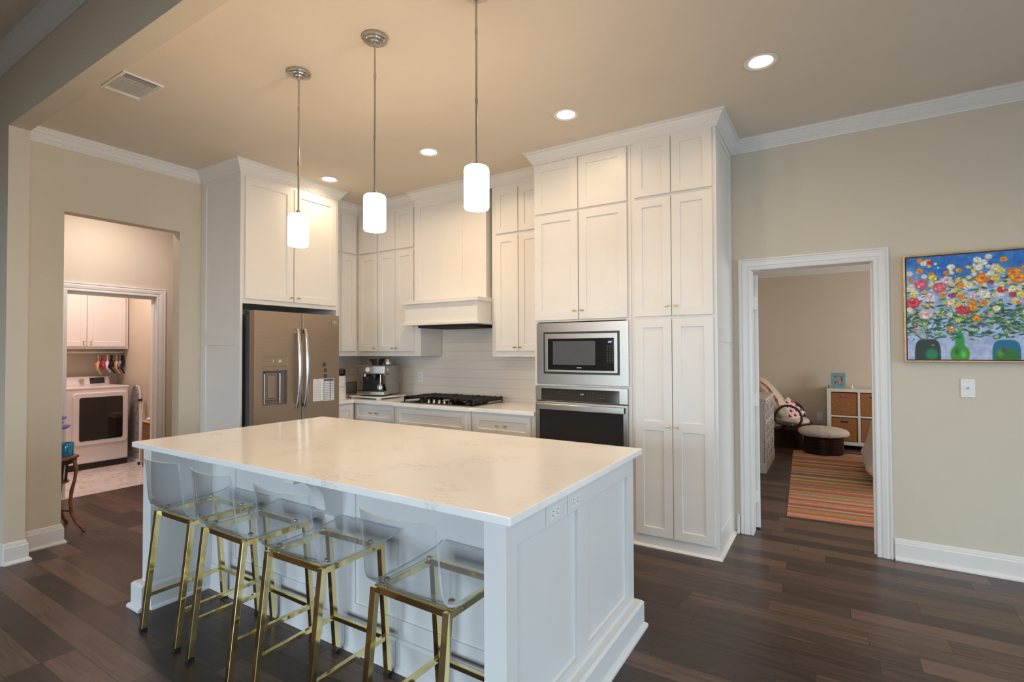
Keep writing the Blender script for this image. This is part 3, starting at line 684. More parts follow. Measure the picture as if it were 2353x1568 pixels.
MB().lathe([(.001, .061), (.033, .061), (.036, .075), (.034, .10), (.030, .115), (.033, .122), (.001, .123)], (.775, ey0+.055, z0), 20).build('tamper_cup', mHandle, es, smooth=True)
j = MB().lathe([(.001, z0+.331), (.042, z0+.331), (.044, z0+.345), (.040, z0+.385), (.036, z0+.39), (.001, z0+.39)], (.80, -.33, 0), 20).build('milk_pitcher', mSteel, smooth=True)
tag(j, 'small steel milk pitcher standing on top of the espresso machine', 'pitcher')
es.rotation_euler = (0, 0, math.radians(20))
t_ = thing('appliance_board', 'white board with small feet under the espresso machine', 'board', (.69, -.37, .92))
MB().box(.47, .925, -.585, -.18, .934, .9475).build('board_top', mWhitePl, t_, bevel=.002)
for x in (.49, .87):
    for y in (-.565, -.23): MB().box(x, x+.035, y, y+.035, .9205, .934).build('board_foot', mWhitePl, t_)
ts = thing('toaster', 'dark toaster with a rounded chrome end left of espresso machine', 'toaster', (.36, -.55, .92))
e = MB(); e.box(.26, .455, -.625, -.46, .925, 1.085); e.build('toaster_body', mBlackGl, ts, bevel=.018, seg=3)
e = MB(); e.box(.435, .462, -.628, -.457, .9205, 1.095); e.build('chrome_end', mHandle, ts, bevel=.012, seg=3)
af = thing('air_fryer', 'white air fryer with black top next to the refrigerator', 'air fryer', (.44, -.77, .92))
MB().lathe([(.001, .921), (.112, .921), (.115, .935), (.115, 1.05), (.113, 1.052)], (.44, -.745, 0), 32).build('basket_drawer', mWhitePl, af, smooth=True)
MB().lathe([(.113, 1.055), (.113, 1.13), (.108, 1.165), (.100, 1.17), (.001, 1.17)], (.44, -.745, 0), 32).build('upper_housing', mWhitePl, af, smooth=True)
MB().lathe([(.104, 1.171), (.110, 1.19), (.106, 1.232), (.09, 1.248), (.001, 1.25)], (.44, -.745, 0), 32).build('black_lid', mBlackGl, af, smooth=True)

def outlet(label, fr, u, z, socket=True, w_=.072, hgt=.118, cat='outlet', name='power_outlet', gangs=1):
    o = thing(name, label, cat, fr(u, 0, z))
    MB().fb(fr, u-w_/2, u+w_/2, .0005, .006, z-hgt/2, z+hgt/2).build('cover_plate', mWhitePl, o, bevel=.002)
    if socket:
        for s_ in (-1, 1):
            q = MB().fb(fr, u-.016, u+.016, .006, .008, z+s_*.022-.014, z+s_*.022+.014).build('socket', mWhitePl, o, bevel=.001)
            e = MB(); e.fb(fr, u-.008, u-.005, .0081, .0084, z+s_*.022-.004, z+s_*.022+.006); e.fb(fr, u+.005, u+.008, .0081, .0084, z+s_*.022-.004, z+s_*.022+.006); e.fb(fr, u-.002, u+.002, .0081, .0084, z+s_*.022-.010, z+s_*.022-.006)
            e.build('slots', mSlot, q)
    return o
outlet('white outlet on the tile backsplash left of cooktop', FY(-.008), .985, 1.137)
outlet('white outlet on the tile backsplash behind the espresso machine', FY(-.008), .640, 1.12)
outlet('white outlet low on the bedroom wall beside the basket shelf', FY(4.8), 4.745, .40)
sw = outlet('white toggle switch on the greige wall below the painting', FY(0), 5.655, 1.176, socket=False, cat='light switch', name='light_switch')
MB().fb(FY(0), 5.649, 5.661, .006, .009, 1.164, 1.188).build('toggle_surround', mWhitePl, sw)
MB().fb(FY(0), 5.652, 5.659, .009, .020, 1.172, 1.184).build('toggle', mInk, sw, bevel=.001)

# ------------------------------------------------------------------ island
IX0, IX1, IY0, IY1 = 1.59, 4.035, -2.995, -1.775
il = thing('kitchen_island', 'white panelled kitchen island with open knee space for stools', 'kitchen island', (2.8, -2.4, 0))
TZ = .885
MB().box(IX0+.09, IX1-.085, -2.64, IY1+.01, 0, TZ).build('cabinet_body', mIsl, il)
EP = MB().hf(FX(IX1-.018), [IY0, -2.925, -2.452, -2.352, -1.865, IY1], [0, .19, .796, TZ],
        [[.018]*5, [.018, .001, .018, .001, .018], [.018]*5], base=-.067).build('end_panel', mIsl, il, bevel=.0012)
MB().box(IX0, IX0+.09, IY0, IY1, 0, TZ).build('end_panel', mIsl, il, bevel=.0012)
MB().hf(FY(-2.64), [IX0+.09, 1.93, 2.72, 2.955, 3.80, IX1-.085], [.0, .22, .80, TZ], [[.02]*5, [.02, .010, .02, .010, .02], [.02]*5]).build('knee_panel', mIsl, il, bevel=.0012)
# base moulding all round the two legs and the knee wall
IB = [(0, 0), (.056, 0), (.056, .012), (.048, .022), (.040, .026), (.040, .128), (.030, .140), (0, .142)]
pth = [(IX0, IY1), (IX0, IY0), (IX0+.09, IY0), (IX0+.09, -2.66), (IX1-.085, -2.66), (IX1-.085, IY0), (IX1, IY0), (IX1, IY1), (IX0, IY1)]
pth = [(x, y) for x, y in pth]
def base_isl(pp, nm):
    MB().sweep(pp, IB).build(nm, mIsl, il)
IBn = [(0, 0), (.026, 0), (.024, .010), (.016, .018), (.014, .020), (.014, .128), (.008, .140), (0, .142)]
e = MB().sweep([(IX0, IY1), (IX0, IY0), (IX0+.09, IY0)], IB)
# outer corners run clockwise (outward normal = right of travel)
e.bm.free()
e = MB(); e.sweep([(IX0+.09, IY0), (IX0, IY0), (IX0, IY1)][::-1], IB); e.build('base_moulding', mIsl, il)
e = MB(); e.sweep([(IX1-.085, IY0), (IX1, IY0), (IX1, IY1), (IX1-.6, IY1)], IB); e.build('base_moulding', mIsl, il)
e = MB(); e.sweep([(IX0+.09, IY0), (IX0+.09, -2.66), (IX1-.085, -2.66), (IX1-.085, IY0)], IBn); e.build('base_moulding', mIsl, il)
# curved corbel under the overhang
cor = [(-2.66, TZ), (-2.93, TZ), (-2.93, TZ-.05)]
for i in range(13):
    a = i/12*PI/2; cor.append((-2.93+.03+.14*math.sin(a), TZ-.05-.0-.16*(1-math.cos(a))))
cor += [(-2.745, TZ-.215), (-2.71, TZ-.25), (-2.69, TZ-.32), (-2.66, TZ-.34)]
MB().prism(cor, lambda y, z, x: (x, y, z), 2.795, 2.865).build('corbel', mIsl, il, bevel=.0015)
for a, nm in ((-2.664, 'outlet_cover'), (-2.488, 'outlet_cover')):
    q = MB().fb(FX(IX1), a-.066, a+.066, .0003, .005, .793, .873).build(nm, mIsl, il, bevel=.0015)
    fxi = FX(IX1)
    s_ = MB().fb(fxi, a-.036, a+.036, .005, .0075, .812, .852).build('socket', mWhitePl, q, bevel=.001)
    e = MB()
    for c_ in (-.019, .019):
        e.fb(fxi, a+c_-.006, a+c_+.004, .0076, .0079, .841, .8435); e.fb(fxi, a+c_-.006, a+c_+.004, .0076, .0079, .824, .8265); e.fb(fxi, a+c_-.0125, a+c_-.009, .0076, .0079, .831, .835)
    e.build('slots', mSlot, s_)
it = MB().box(1.50, 4.066, -3.018, -1.717, .886, .916).build('island_countertop', mQuartz, bevel=.004, seg=3)
tag(it, 'large white quartz slab on top of the island', 'countertop')

# ------------------------------------------------------------------ bar stools
def make_stool():
    r_ = bpy.data.objects.new('bar_stool', None); COL.objects.link(r_)
    W2 = .18; s_ = .0125; H = .600
    ytr, ybr, ytf, ybf = -.165, -.230, .140, .185      # rear/front leg tops and feet
    def add(mb, nm, m, par=r_, **kw): return mb.build(nm, m, par, **kw)
    for sx in (-1, 1):
        x = sx*(W2-s_)
        for yt, yb in ((ytr, ybr), (ytf, ybf)):
            lg = add(MB().bar((x, yb, .012), (x, yt, H-.002), .025, .025), 'leg', mBrass, bevel=.0015)
            add(MB().box(x-.014, x+.014, yb-.014, yb+.014, 0, .016), 'rubber_foot', mRubber, lg)
        add(MB().bar((x, ytr+.008, H-s_), (x, ytf-.008, H-s_), .025, .025), 'side_rail', mBrass, bevel=.0015)
        k_ = .175
        yr = ybr+(ytr-ybr)*k_/H; yf = ybf+(ytf-ybf)*k_/H
        add(MB().bar((x, yr+.010, k_), (x, yf-.010, k_), .020, .020), 'stretcher', mBrass, bevel=.0015)
        for yy in (-.10, .09):
            add(MB().tube([(sx*W2-.001*sx, yy, H-.013), (sx*(W2+.003), yy, H-.013)], .006, 12), 'bolt', mNickel, smooth=True)
    for yy in (ytr+.012, ytf-.012): add(MB().bar((-W2+.024, yy, H-s_), (W2-.024, yy, H-s_), .025, .025, (0, 1, 0)), 'cross_rail', mBrass, bevel=.0015)
    add(MB().bar((-W2+.024, ybf-.013, .175), (W2-.024, ybf-.013, .175), .020, .020, (0, 1, 0)), 'footrest', mBrass, bevel=.0015)
    # clear one-piece shell
    prof = [(.228, .631), (.218, .626), (.200, .620), (.17, .615), (.10, .611), (.02, .608), (-.06, .608), (-.12, .609), (-.15, .614), (-.175, .624), (-.193, .642), (-.203, .668), (-.209, .72), (-.215, .78), (-.222, .84), (-.230, .893)]
    hw = [.196, .197, .197, .197, .195, .192, .188, .185, .182, .180, .178, .176, .174, .173, .172, .171]
    m_ = MB(); G = []; NT = 10; th = .0075
    def P(i, t, off):
        y, z = prof[i]; a = prof[max(i-1, 0)]; c_ = prof[min(i+1, len(prof)-1)]
        ty, tz = c_[0]-a[0], c_[1]-a[1]; L_ = math.hypot(ty, tz); ny, nz = -tz/L_, ty/L_
        bk = min(1, max(0, (i-8)/4)); x = hw[i]*t
        q = 1-t*t
        y2 = y - .035*q*bk + ny*off + .0; z2 = z + nz*off - .003*q*(1-bk)
        return (x, y2+.0*bk, z2)
    top = [[m_.bm.verts.new(P(i, -1+2*j/NT, -th/2)) for j in range(NT+1)] for i in range(len(prof))]
    bot = [[m_.bm.verts.new(P(i, -1+2*j/NT, th/2)) for j in range(NT+1)] for i in range(len(prof))]
    n_ = len(prof)
    for i in range(n_-1):
        for j in range(NT):
            m_.bm.faces.new((top[i][j], top[i][j+1], top[i+1][j+1], top[i+1][j])); m_.bm.faces.new((bot[i+1][j], bot[i+1][j+1], bot[i][j+1], bot[i][j]))
        for jj in (0, NT):
            q = m_.bm.faces.new((top[i][jj], top[i+1][jj], bot[i+1][jj], bot[i][jj])); q.material_index = 1
    for ii in (0, n_-1):
        for j in range(NT):
            q = m_.bm.faces.new((top[ii][j], top[ii][j+1], bot[ii][j+1], bot[ii][j])); q.material_index = 1
    add(m_, 'seat_shell', [mAcrylic, mAcrEdge], smooth=True)
    for sx in (-1, 1):
        for yy in (-.125, .10):
            add(MB().lathe([(.001, .612), (.012, .612), (.012, .616), (.006, .620), (.001, .620)], (sx*.150, yy, 0), 12), 'seat_screw', mNickel, smooth=True)
    return r_
stool = make_stool()
for i, (x, y, a, lab) in enumerate((
        (2.063, -2.885, 0.5, 'clear acrylic stool with brass legs farthest left, beside the island end panel'),
        (2.545, -2.895, -1., 'clear acrylic stool with brass legs, second from the left at the island'),
        (3.071, -2.905, 1., 'clear acrylic stool with brass legs, third from the left at the island'),
        (3.700, -2.905, -1., 'clear acrylic stool with brass legs closest to the camera, partly behind island post'))):
    s_ = stool if i == 0 else copy_tree(stool)
    s_.location = (x, y, 0); s_.rotation_euler = (0, 0, math.radians(a)); tag(s_, lab, 'bar stool', 'acrylic bar stools along the island')

# ------------------------------------------------------------------ pendants, cans, vent
def make_pendant(x, y, zb, zt, lab):
    p = thing('pendant_light', lab, 'pendant light', (x, y, Zc), 'pendant lights over the island')
    MB().lathe([(.001, Zc), (.066, Zc), (.068, Zc-.006), (.064, Zc-.018), (.050, Zc-.020), (.048, Zc-.026), (.030, Zc-.028), (.028, Zc-.034), (.012, Zc-.037), (.010, Zc-.05), (.001, Zc-.05)], (x, y, 0), 36).build('ceiling_canopy', mNickel, p, smooth=True)
    for a in (0, 1, 2): MB().lathe([(.001, Zc-.019), (.006, Zc-.020), (.006, Zc-.026), (.001, Zc-.028)], (x+.05*math.cos(a*2.1+.4), y+.05*math.sin(a*2.1+.4), 0), 8).build('canopy_screw', mNickel, p)
    MB().tube([(x, y, Zc-.045), (x, y, zt+.018)], .0052, 10).build('rod', mNickel, p, smooth=True)
    for zz in (zt+.30, zt+.62):
        if zz < Zc-.1: MB().tube([(x, y, zz-.012), (x, y, zz+.012)], .0075, 10).build('rod_coupling', mNickel, p, smooth=True)
    MB().lathe([(.001, zt+.022), (.010, zt+.022), (.012, zt+.014), (.030, zt+.008), (.032, zt), (.001, zt)], (x, y, 0), 24).build('shade_cap', mNickel, p, smooth=True)
    R = .0565
    MB().lathe([(.001, zt-.001), (R*.86, zt-.001), (R*.96, zt-.006), (R, zt-.016), (R, zb+.008), (R-.003, zb), (R*.8, zb-.001), (.001, zb-.001)], (x, y, 0), 40).build('shade', mShade, p, smooth=True)
    return p
make_pendant(2.280, -2.494, 2.046, 2.231, 'cylinder pendant light farthest left, hanging in front of the refrigerator surround')
make_pendant(2.912, -2.494, 2.056, 2.241, 'middle of the three cylinder pendant lights over the island')
make_pendant(3.563, -2.494, 2.072, 2.262, 'rightmost cylinder pendant light, hanging in front of the range hood')
cans = ((6.2, 'added out of view to brighten the painting wall'), (.875, 'next to the refrigerator surround crown, smallest in view'), (2.12, 'in front of the range hood crown'), (3.368, 'just left of the oven tower crown'), (4.593, 'nearest the painting side, largest in view'))  # the first can is added out of view to brighten the right-hand wall
for x, lab in cans:
    cy = -2.2 if x > 6 else -1.166
    c = thing('recessed_light', 'round recessed ceiling light ' + lab, 'ceiling light', (x, cy, Zc), 'recessed lights in the ceiling')
    MB().lathe([(.062, Zc-.001), (.088, Zc-.0005), (.090, Zc-.004), (.086, Zc-.008), (.066, Zc-.006), (.062, Zc-.003)], (x, cy, 0), 40).build('trim_ring', mTrim, c, smooth=True)
    MB().lathe([(.001, Zc-.0035), (.064, Zc-.0035), (.064, Zc-.0005), (.001, Zc-.0005)], (x, cy, 0), 32).build('lens', mLens, c, smooth=True)
    a_ = area('recessed_light_beam', (x, cy, Zc-.012), (0, 0, 0), .12, .12, 3.2 if x < 1 else (9.0 if x < 3 else (2.9 if x < 6 else 9.0)), WARM, spread=math.radians(155), shape='DISK'); a_.parent = c; a_.matrix_parent_inverse = Matrix.Translation(-c.location)
v = thing('ceiling_vent', 'white louvred air vent on the ceiling near the beam', 'vent', (1.29, -2.95, Zc))
MB().sweep([(1.135, -2.845), (1.135, -3.055), (1.445, -3.055), (1.445, -2.845)][::-1], [(-.002, Zc-.001), (.022, Zc-.001), (.020, Zc-.005), (.004, Zc-.012), (-.002, Zc-.012)], closed=True).build('vent_frame', mTrim, v)
MB().box(1.134, 1.446, -3.056, -2.844, Zc-.003, Zc-.0005).build('vent_backing', mVentD, v)
MB().box(1.380, 1.428, -3.035, -2.865, Zc-.0062, Zc-.0030).build('slot_shade_strip', mDark, v)  # solid dark strip, its colour stands in for the shade inside the slots
e = MB()
for i in range(26):
    y = -3.042+i*.0074; e.box(1.172, 1.376, y, y+.0042, Zc-.010, Zc-.0032)
e.build('fine_louvres', mTrim, v)
e = MB()
for i in range(3): e.box(1.391+i*.0125, 1.3928+i*.0125, -3.037, -2.862, Zc-.008, Zc-.0062)
e.build('slot_louvres', mTrim, v)
MB().sweep([(1.160, -3.042), (1.160, -2.860)], [(-.006, Zc-.003), (-.022, Zc-.003), (-.020, Zc-.012), (-.008, Zc-.016), (.006, Zc-.010), (.006, Zc-.003)]).build('deflector', mTrim, v)

# ------------------------------------------------------------------ painting on the wall
def lin(c): return tuple((x/12.92 if x <= .04045 else ((x+.055)/1.055)**2.4) for x in c)
def hexc(s): return np.array([int(s[i:i+2], 16)/255 for i in (0, 2, 4)])
def grid_painted(name, m, parent, nx, ny, mapper, img):
    xs = np.linspace(0, 1, nx+1); ys = np.linspace(0, 1, ny+1)
    X, Y = np.meshgrid(xs, ys); co = np.array([mapper(a, c_) for a, c_ in zip(X.ravel(), Y.ravel())], dtype=np.float32)
    me = bpy.data.meshes.new(name); idx = np.arange((nx+1)*(ny+1)).reshape(ny+1, nx+1)
    F_ = np.stack([idx[:-1, :-1], idx[:-1, 1:], idx[1:, 1:], idx[1:, :-1]], -1).reshape(-1, 4)
    me.from_pydata(co.tolist(), [], F_.tolist())
    at = me.color_attributes.new('paint', 'FLOAT_COLOR', 'CORNER')
    c_ = img.reshape(-1, 3); c_ = np.where(c_ <= .04045, c_/12.92, ((c_+.055)/1.055)**2.4)
    c_ = np.concatenate([c_, np.ones((len(c_), 1))], 1)
    at.data.foreach_set('color', np.repeat(c_, 4, axis=0).astype(np.float32).ravel())
    me.materials.append(m); o = bpy.data.objects.new(name, me); COL.objects.link(o)
    if parent is not None: attach(o, parent)
    return o
def paint_flowers(nx, ny, asp):
    rng = np.random.RandomState(5)
    U, V_ = np.meshgrid((np.arange(nx)+.5)/nx*asp, (np.arange(ny)+.5)/ny)   # units of the picture's height, v up
    def noise(sx, sy, amp, seed):
        r2 = np.random.RandomState(seed); g = r2.rand(sy+2, sx+2)
        a = U/asp*sx; b_ = V_*sy; i = a.astype(int); j_ = b_.astype(int); fa = a-i; fb_ = b_-j_
        fa = fa*fa*(3-2*fa); fb_ = fb_*fb_*(3-2*fb_)
        return amp*((g[j_, i]*(1-fa)+g[j_, i+1]*fa)*(1-fb_)+(g[j_+1, i]*(1-fa)+g[j_+1, i+1]*fa)*fb_-.5)
    top = hexc('2f74c4'); mid = hexc('9db2dc'); low = hexc('adb9d9')
    t = np.clip((V_+noise(9, 5, .22, 1)-.62)/.25, 0, 1)[..., None]
    t2 = np.clip((V_-.1)/.5, 0, 1)[..., None]
    img = (low*(1-t2)+mid*t2)*(1-t)+top*t
    img += (noise(50, 18, .12, 2)+noise(130, 50, .07, 3)+noise(14, 60, .07, 9))[..., None]
    def blob(cx, cy, rx, ry, col, ang=0., soft=.15, petals=0, depth=.25, ph=0.):
        ca, sa = math.cos(ang), math.sin(ang)
        dx, dy = U-cx, V_-cy; a = (dx*ca+dy*sa)/rx; b_ = (-dx*sa+dy*ca)/ry; r_ = np.sqrt(a*a+b_*b_)
        if petals: r_ = r_*(1+depth*np.cos(petals*np.arctan2(b_, a)+ph))
        k_ = np.clip((1-r_)/soft, 0, 1)[..., None]
        img[:] = img*(1-k_)+np.array(col)*k_
    def vase(x0, w_, h_, c1, c2, neck=False):
        if neck:
            blob(x0, .16, w_*.5, .12, c1, soft=.2); blob(x0, .05, w_, .105, c2, soft=.15); blob(x0+w_*.35, .05, w_*.4, .05, np.minimum(1, c2*1.5), soft=.9); blob(x0-w_*.3, .08, w_*.3, .05, c1*.6, soft=.9)
        else:
            dx = np.abs(U-x0)/w_; dy = V_/h_; r_ = dx**4+dy**4; k_ = np.clip((1-r_)/.25, 0, 1)[..., None]; img[:] = img*(1-k_)+c1*k_
            blob(x0+w_*.3, h_*.25, w_*.65, h_*.35, c2, soft=.5)
    stems = hexc('2f5a3e')
    for off in (0, .875):
        for cx, base in ((.155, .2), (.397, .22), (.722, .2)):
            for q in range(5):
                a = rng.uniform(-.6, .6)
                for s_ in np.linspace(0, 1, 70): blob(cx+off+a*.34*s_**1.3, base+.36*s_, .0035, .008, stems*1.3, soft=.9)
        vase(.156+off, .102, .205, hexc('27352f'), hexc('16804f')); vase(.395+off, .076, .2, hexc('2b9440'), hexc('3f8f2e'), True); vase(.720+off, .100, .19, hexc('1d6a8a'), hexc('2c7a35')); blob(.720+off, .035, .098, .078, hexc('2a7030'), soft=.25); blob(.680+off, .06, .04, .05, hexc('5a9a35'), soft=.9)
        blob(.701+off, .084, .02, .03, hexc('6b4420'), soft=.6); blob(.196+off, .14, .018, .012, hexc('c98a6a'), soft=.8)
    for q in range(260): blob(rng.uniform(.02, asp), rng.normal(.66, .12), rng.uniform(.018, .038), rng.uniform(.015, .032), hexc(rng.choice(['f1dca0', 'f3e3c0', 'e9dfe4', 'f2c45a', 'b9c4e0', 'f0a860', 'e6e6c8'])), rng.uniform(0, 3), .6, 5, .1, rng.uniform(0, 6))
    greens = ['2d5b3a', '3f6b35', '1f4a3a', '5b8a3c', '35604a', '7a8a45', '264638']
    for q in range(1150):
        cx = rng.uniform(-.02, asp); g_ = rng.choice([.115*2.5, .42, .94*1.0])
        cy = rng.normal(.34, .10) if rng.rand() < .72 else rng.uniform(.35, .78)
        if cy < .19: continue
        blob(cx, cy, rng.uniform(.016, .04), rng.uniform(.006, .013), hexc(rng.choice(greens))*rng.uniform(.85, 1.45), rng.uniform(-.7, .7), .5)
    for q in range(60): blob(rng.uniform(0, asp), rng.uniform(.25, .8), rng.uniform(.012, .03), rng.uniform(.008, .014), hexc(rng.choice(['2a62b5', '1f7fc0', '3550a5', 'b98a5a'])), rng.uniform(-.7, .7), .5)
    cols = dict(w='efece2', y='f0cf55', o='f08a25', r='d92f3a', p='e5607a', m='b03078', c='f3e3a8', k='e9c6cc')
    FL = [(106,965,24,'o'),(134,938,25,'w'),(181,938,22,'r'),(178,907,16,'y'),(226,926,13,'w'),(104,868,28,'o'),(24,847,25,'w'),(137,810,22,'w'),(194,829,21,'o'),(204,791,31,'y'),(35,788,21,'o'),(110,735,50,'p'),(188,726,21,'c'),(253,694,49,'p'),(9,690,24,'w'),(49,637,26,'y'),(187,616,34,'k'),(279,621,22,'o'),(51,556,49,'r'),(19,491,26,'w'),(146,440,51,'k'),(185,537,18,'o'),(238,459,16,'y'),(62,328,16,'r'),(340,887,28,'w'),(306,832,22,'o'),(399,849,25,'o'),(312,763,40,'k'),(391,754,21,'y'),(346,719,22,'c'),(406,703,28,'o'),(468,700,32,'c'),(469,776,19,'c'),(359,659,21,'c'),(344,613,26,'m'),(407,596,28,'o'),(335,550,32,'c'),(396,528,22,'y'),(410,471,40,'r'),(453,451,25,'r'),(487,524,37,'o'),(497,482,26,'o'),(326,432,22,'c'),(331,290,26,'o'),(529,937,29,'w'),(609,960,25,'w'),(576,910,28,'w'),(540,865,31,'w'),(504,843,19,'y'),(563,762,49,'o'),(604,869,18,'w'),(624,807,26,'w'),(656,762,31,'y'),(713,926,26,'o'),(688,829,28,'y'),(653,857,35,'c'),(778,799,47,'o'),(804,750,51,'o'),(491,603,31,'k'),(578,609,38,'w'),(693,646,29,'r'),(693,697,24,'c'),(649,599,21,'c'),(768,593,22,'r'),(768,650,31,'c'),(813,660,21,'w'),(825,599,32,'y'),(566,531,28,'o'),(657,475,26,'c'),(776,532,19,'y'),(809,524,18,'o'),(518,385,29,'o'),(619,431,16,'y'),(385,376,22,'y'),(846,835,21,'o'),(629,716,15,'r')]
    for off in (0, .875):
        for cx, cy, r_, c_ in FL:
            if off and cx < 20: continue
            x, y, rr_ = cx/1000+off, cy/1000, r_/1000*1.22; cc = hexc(cols[c_]); pn = rng.randint(5, 9); ph = rng.uniform(0, 6)
            blob(x, y, rr_, rr_*.95, cc*.88, 0, .3, pn, .07, ph)
            for q in range(6 if r_ < 26 else 12):
                a = rng.uniform(0, 2*PI); d_ = rr_*rng.uniform(.2, .8)
                blob(x+d_*math.cos(a), y+d_*math.sin(a)*.9, rr_*.34, rr_*.16, np.clip(cc*rng.uniform(.75, 1.3)+rng.uniform(0, .12), 0, 1), a+PI/2, .6)
            cen = dict(w='e2c24a', y='e59a2a', o='c9501c', r='a51525', p='f0a0a8', m='80205a', c='e0a33a', k='d98090')[c_]
            blob(x, y, rr_*.25, rr_*.23, hexc(cen), 0, .7)
    for q in range(90): blob(rng.uniform(0, asp), rng.uniform(.28, .9), rng.uniform(.008, .018), rng.uniform(.006, .012), hexc(rng.choice(['f2efe2', 'f3d978', 'f5b65a', 'f3e3a8', 'e9e5f0'])), rng.uniform(0, 3), .6)
    return np.clip(img, 0, 1)
PX0, PX1, PZ0, PZ1 = 5.329, 6.60, 1.343, 2.059
pa = thing('floral_painting', 'framed painting of bright flowers in green vases', 'painting', ((PX0+PX1)/2, 0, PZ0))
fw = .018
PR = [(0, .0), (0, .038), (.006, .040), (.011, .038), (.011, .0)]
MB().sweep([(PX0+.011, PZ0+.011), (PX0+.011, PZ1-.011), (PX1-.011, PZ1-.011), (PX1-.011, PZ0+.011)], [(-d, h) for d, h in PR], lambda u, z, h: (u, -h, z), closed=True).build('frame', mGoldFrame, pa)
MB().box(PX0+.011, PX1-.011, -.020, -.004, PZ0+.011, PZ1-.011).build('frame_backing', mFrameIn, pa)
asp = (PX1-PX0-.036)/(PZ1-PZ0-.036)
img = paint_flowers(470, 264, asp)
grid_painted('canvas', mCanvas, pa, 470, 264, lambda a, c_: (PX0+fw+a*(PX1-PX0-2*fw), -.030, PZ0+fw+c_*(PZ1-PZ0-2*fw)), img)

# ------------------------------------------------------------------ bedroom
def rug_img(n):
    rng = np.random.RandomState(3)
    base = ['c9a48a', 'b98f6e', 'e0713c', 'a4393f', 'd8b08c', '8a8a6a', 'c46a4a', '9a9a6c', 'd98a4a', 'e8c9a8', '6f8a86', 'cf5a4a', 'b9a070', '8a2f55', 'e8a05a', 'd0c0a8', '7d8f7a', 'd9704a', '9a8a50', 'e6b890', 'b5473d', 'd8956a', '8f9a88', 'c05a50', 'a89a58', 'e3b090']
    out = np.zeros((n, 3)); i = 0; pos = 0
    while i < n:
        w_ = rng.choice([1, 1, 2, 2, 3, 4]); c_ = hexc(base[pos % len(base)]) if rng.rand() < .7 else hexc(base[rng.randint(len(base))])
        out[i:i+w_] = c_; i += w_; pos += 1
    out[:4] = hexc('e08a78'); out = out*.82+np.array([.70, .60, .50])*.18
    return out
ri = rug_img(260)
ra = math.radians(3.2)
def rugmap(a, c_):
    u, v_ = a*1.55, c_*3.3; return (4.570+u*math.cos(ra)-v_*math.sin(ra)*.75, .625+u*math.sin(ra)+v_*math.cos(ra), .008)
rg = thing('striped_rug', 'multicoloured striped rug on the bedroom floor', 'rug', (5.3, 2.2, 0))
grid_painted('rug_pile', mRug, rg, 1, 260, rugmap, ri.reshape(260, 1, 3))
e = MB(); cs = [rugmap(0, 0), rugmap(1, 0), rugmap(1, 1), rugmap(0, 1)]
e.ring_skin([[(p[0], p[1], .0005) for p in cs], [(p[0], p[1], .0075) for p in cs]]); e.build('rug_backing', mat('rug_backing', (.35, .22, .15), .9), rg)
# shelf with baskets
sh = thing('cube_shelf', 'low white cube shelf against the bedroom wall', 'shelf unit', (5.24, 4.58, 0))
SX0, SX1, SY0, SY1, SZ0, SZ1 = 4.842, 5.625, 4.40, 4.775, .055, .858
e = MB(); e.box(SX0, SX1, SY0, SY1, SZ1-.045, SZ1); e.box(SX0, SX1, SY0, SY1, SZ0, SZ0+.05); e.box(SX0, SX0+.052, SY0, SY1, SZ0+.05, SZ1-.045); e.box(SX1-.052, SX1, SY0, SY1, SZ0+.05, SZ1-.045); e.build('shelf_frame', mShelf, sh, bevel=.001)
MB().box(5.215, 5.245, SY0+.002, SY1, SZ0+.05, SZ1-.045).build('upright_divider', mShelf, sh)
MB().box(SX0+.052, SX1-.052, SY0+.004, SY1, .452, .476).build('middle_shelf', mShelf, sh)
for x in (SX0+.02, SX1-.06):
    for y in (SY0+.03, SY1-.06): MB().box(x, x+.04, y, y+.04, 0, SZ0).build('leg', mBlack, sh)
for x0, x1, nmx in ((SX0+.056, 5.211, 'left'), (5.249, SX1-.056, 'right')):
    for z0_, z1_, nmz in ((.480, .800, 'upper'), (.109, .440, 'lower')):
        red = nmx == 'left' and nmz == 'upper'
        bk = thing('wicker_basket', 'honey wicker basket in %s %s shelf cubby%s' % (nmz, nmx, ' with a reddish grip' if red else ''), 'basket', ((x0+x1)/2, SY0+.1, z0_), 'wicker baskets in the cube shelf')
        MB().box(x0, x1, SY0+.012, SY1-.03, z0_, z1_).build('basket_body', mWicker, bk, bevel=.008, seg=2)
        MB().box((x0+x1)/2-.045, (x0+x1)/2+.045, SY0+.004, SY0+.012, z1_-.065, z1_-.040).build('grip_hole', mRedCloth if red else mHandleLeather, bk, bevel=.003)
pf = thing('photo_frame', 'turquoise picture frame with a portrait on the cube shelf', 'picture frame', (4.98, 4.52, SZ1))
def pfm(u, w_, z): return (4.895+u, 4.50-w_+z*.18, SZ1+.003+z)
MB().hf(pfm, [0, .038, .140, .178], [0, .042, .175, .222], [[.016]*3, [.016, .006, .016], [.016]*3]).build('frame', mBlueFr, pf, bevel=.001)
MB().fb(pfm, .039, .139, .0062, .0072, .043, .174) if False else None
e = MB(); a_ = [pfm(.039, .0085, .043), pfm(.139, .0085, .043), pfm(.139, .0085, .174), pfm(.039, .0085, .174)]; bq = [pfm(.039, .0065, .043), pfm(.139, .0065, .043), pfm(.139, .0065, .174), pfm(.039, .0065, .174)]
e.ring_skin([a_, bq]); e.build('photo_print', mPhoto, pf)
MB().bar((4.985, 4.55, SZ1+.15), (4.985, 4.62, SZ1+.004), .03, .004).build('easel_back', mBlack, pf)
cn = MB().lathe([(.001, .001), (.030, .001), (.032, .006), (.014, .012), (.012, .045), (.016, .05), (.001, .052)], (5.15, 4.52, SZ1), 20).build('candle_holder', mWhitePl, smooth=True)
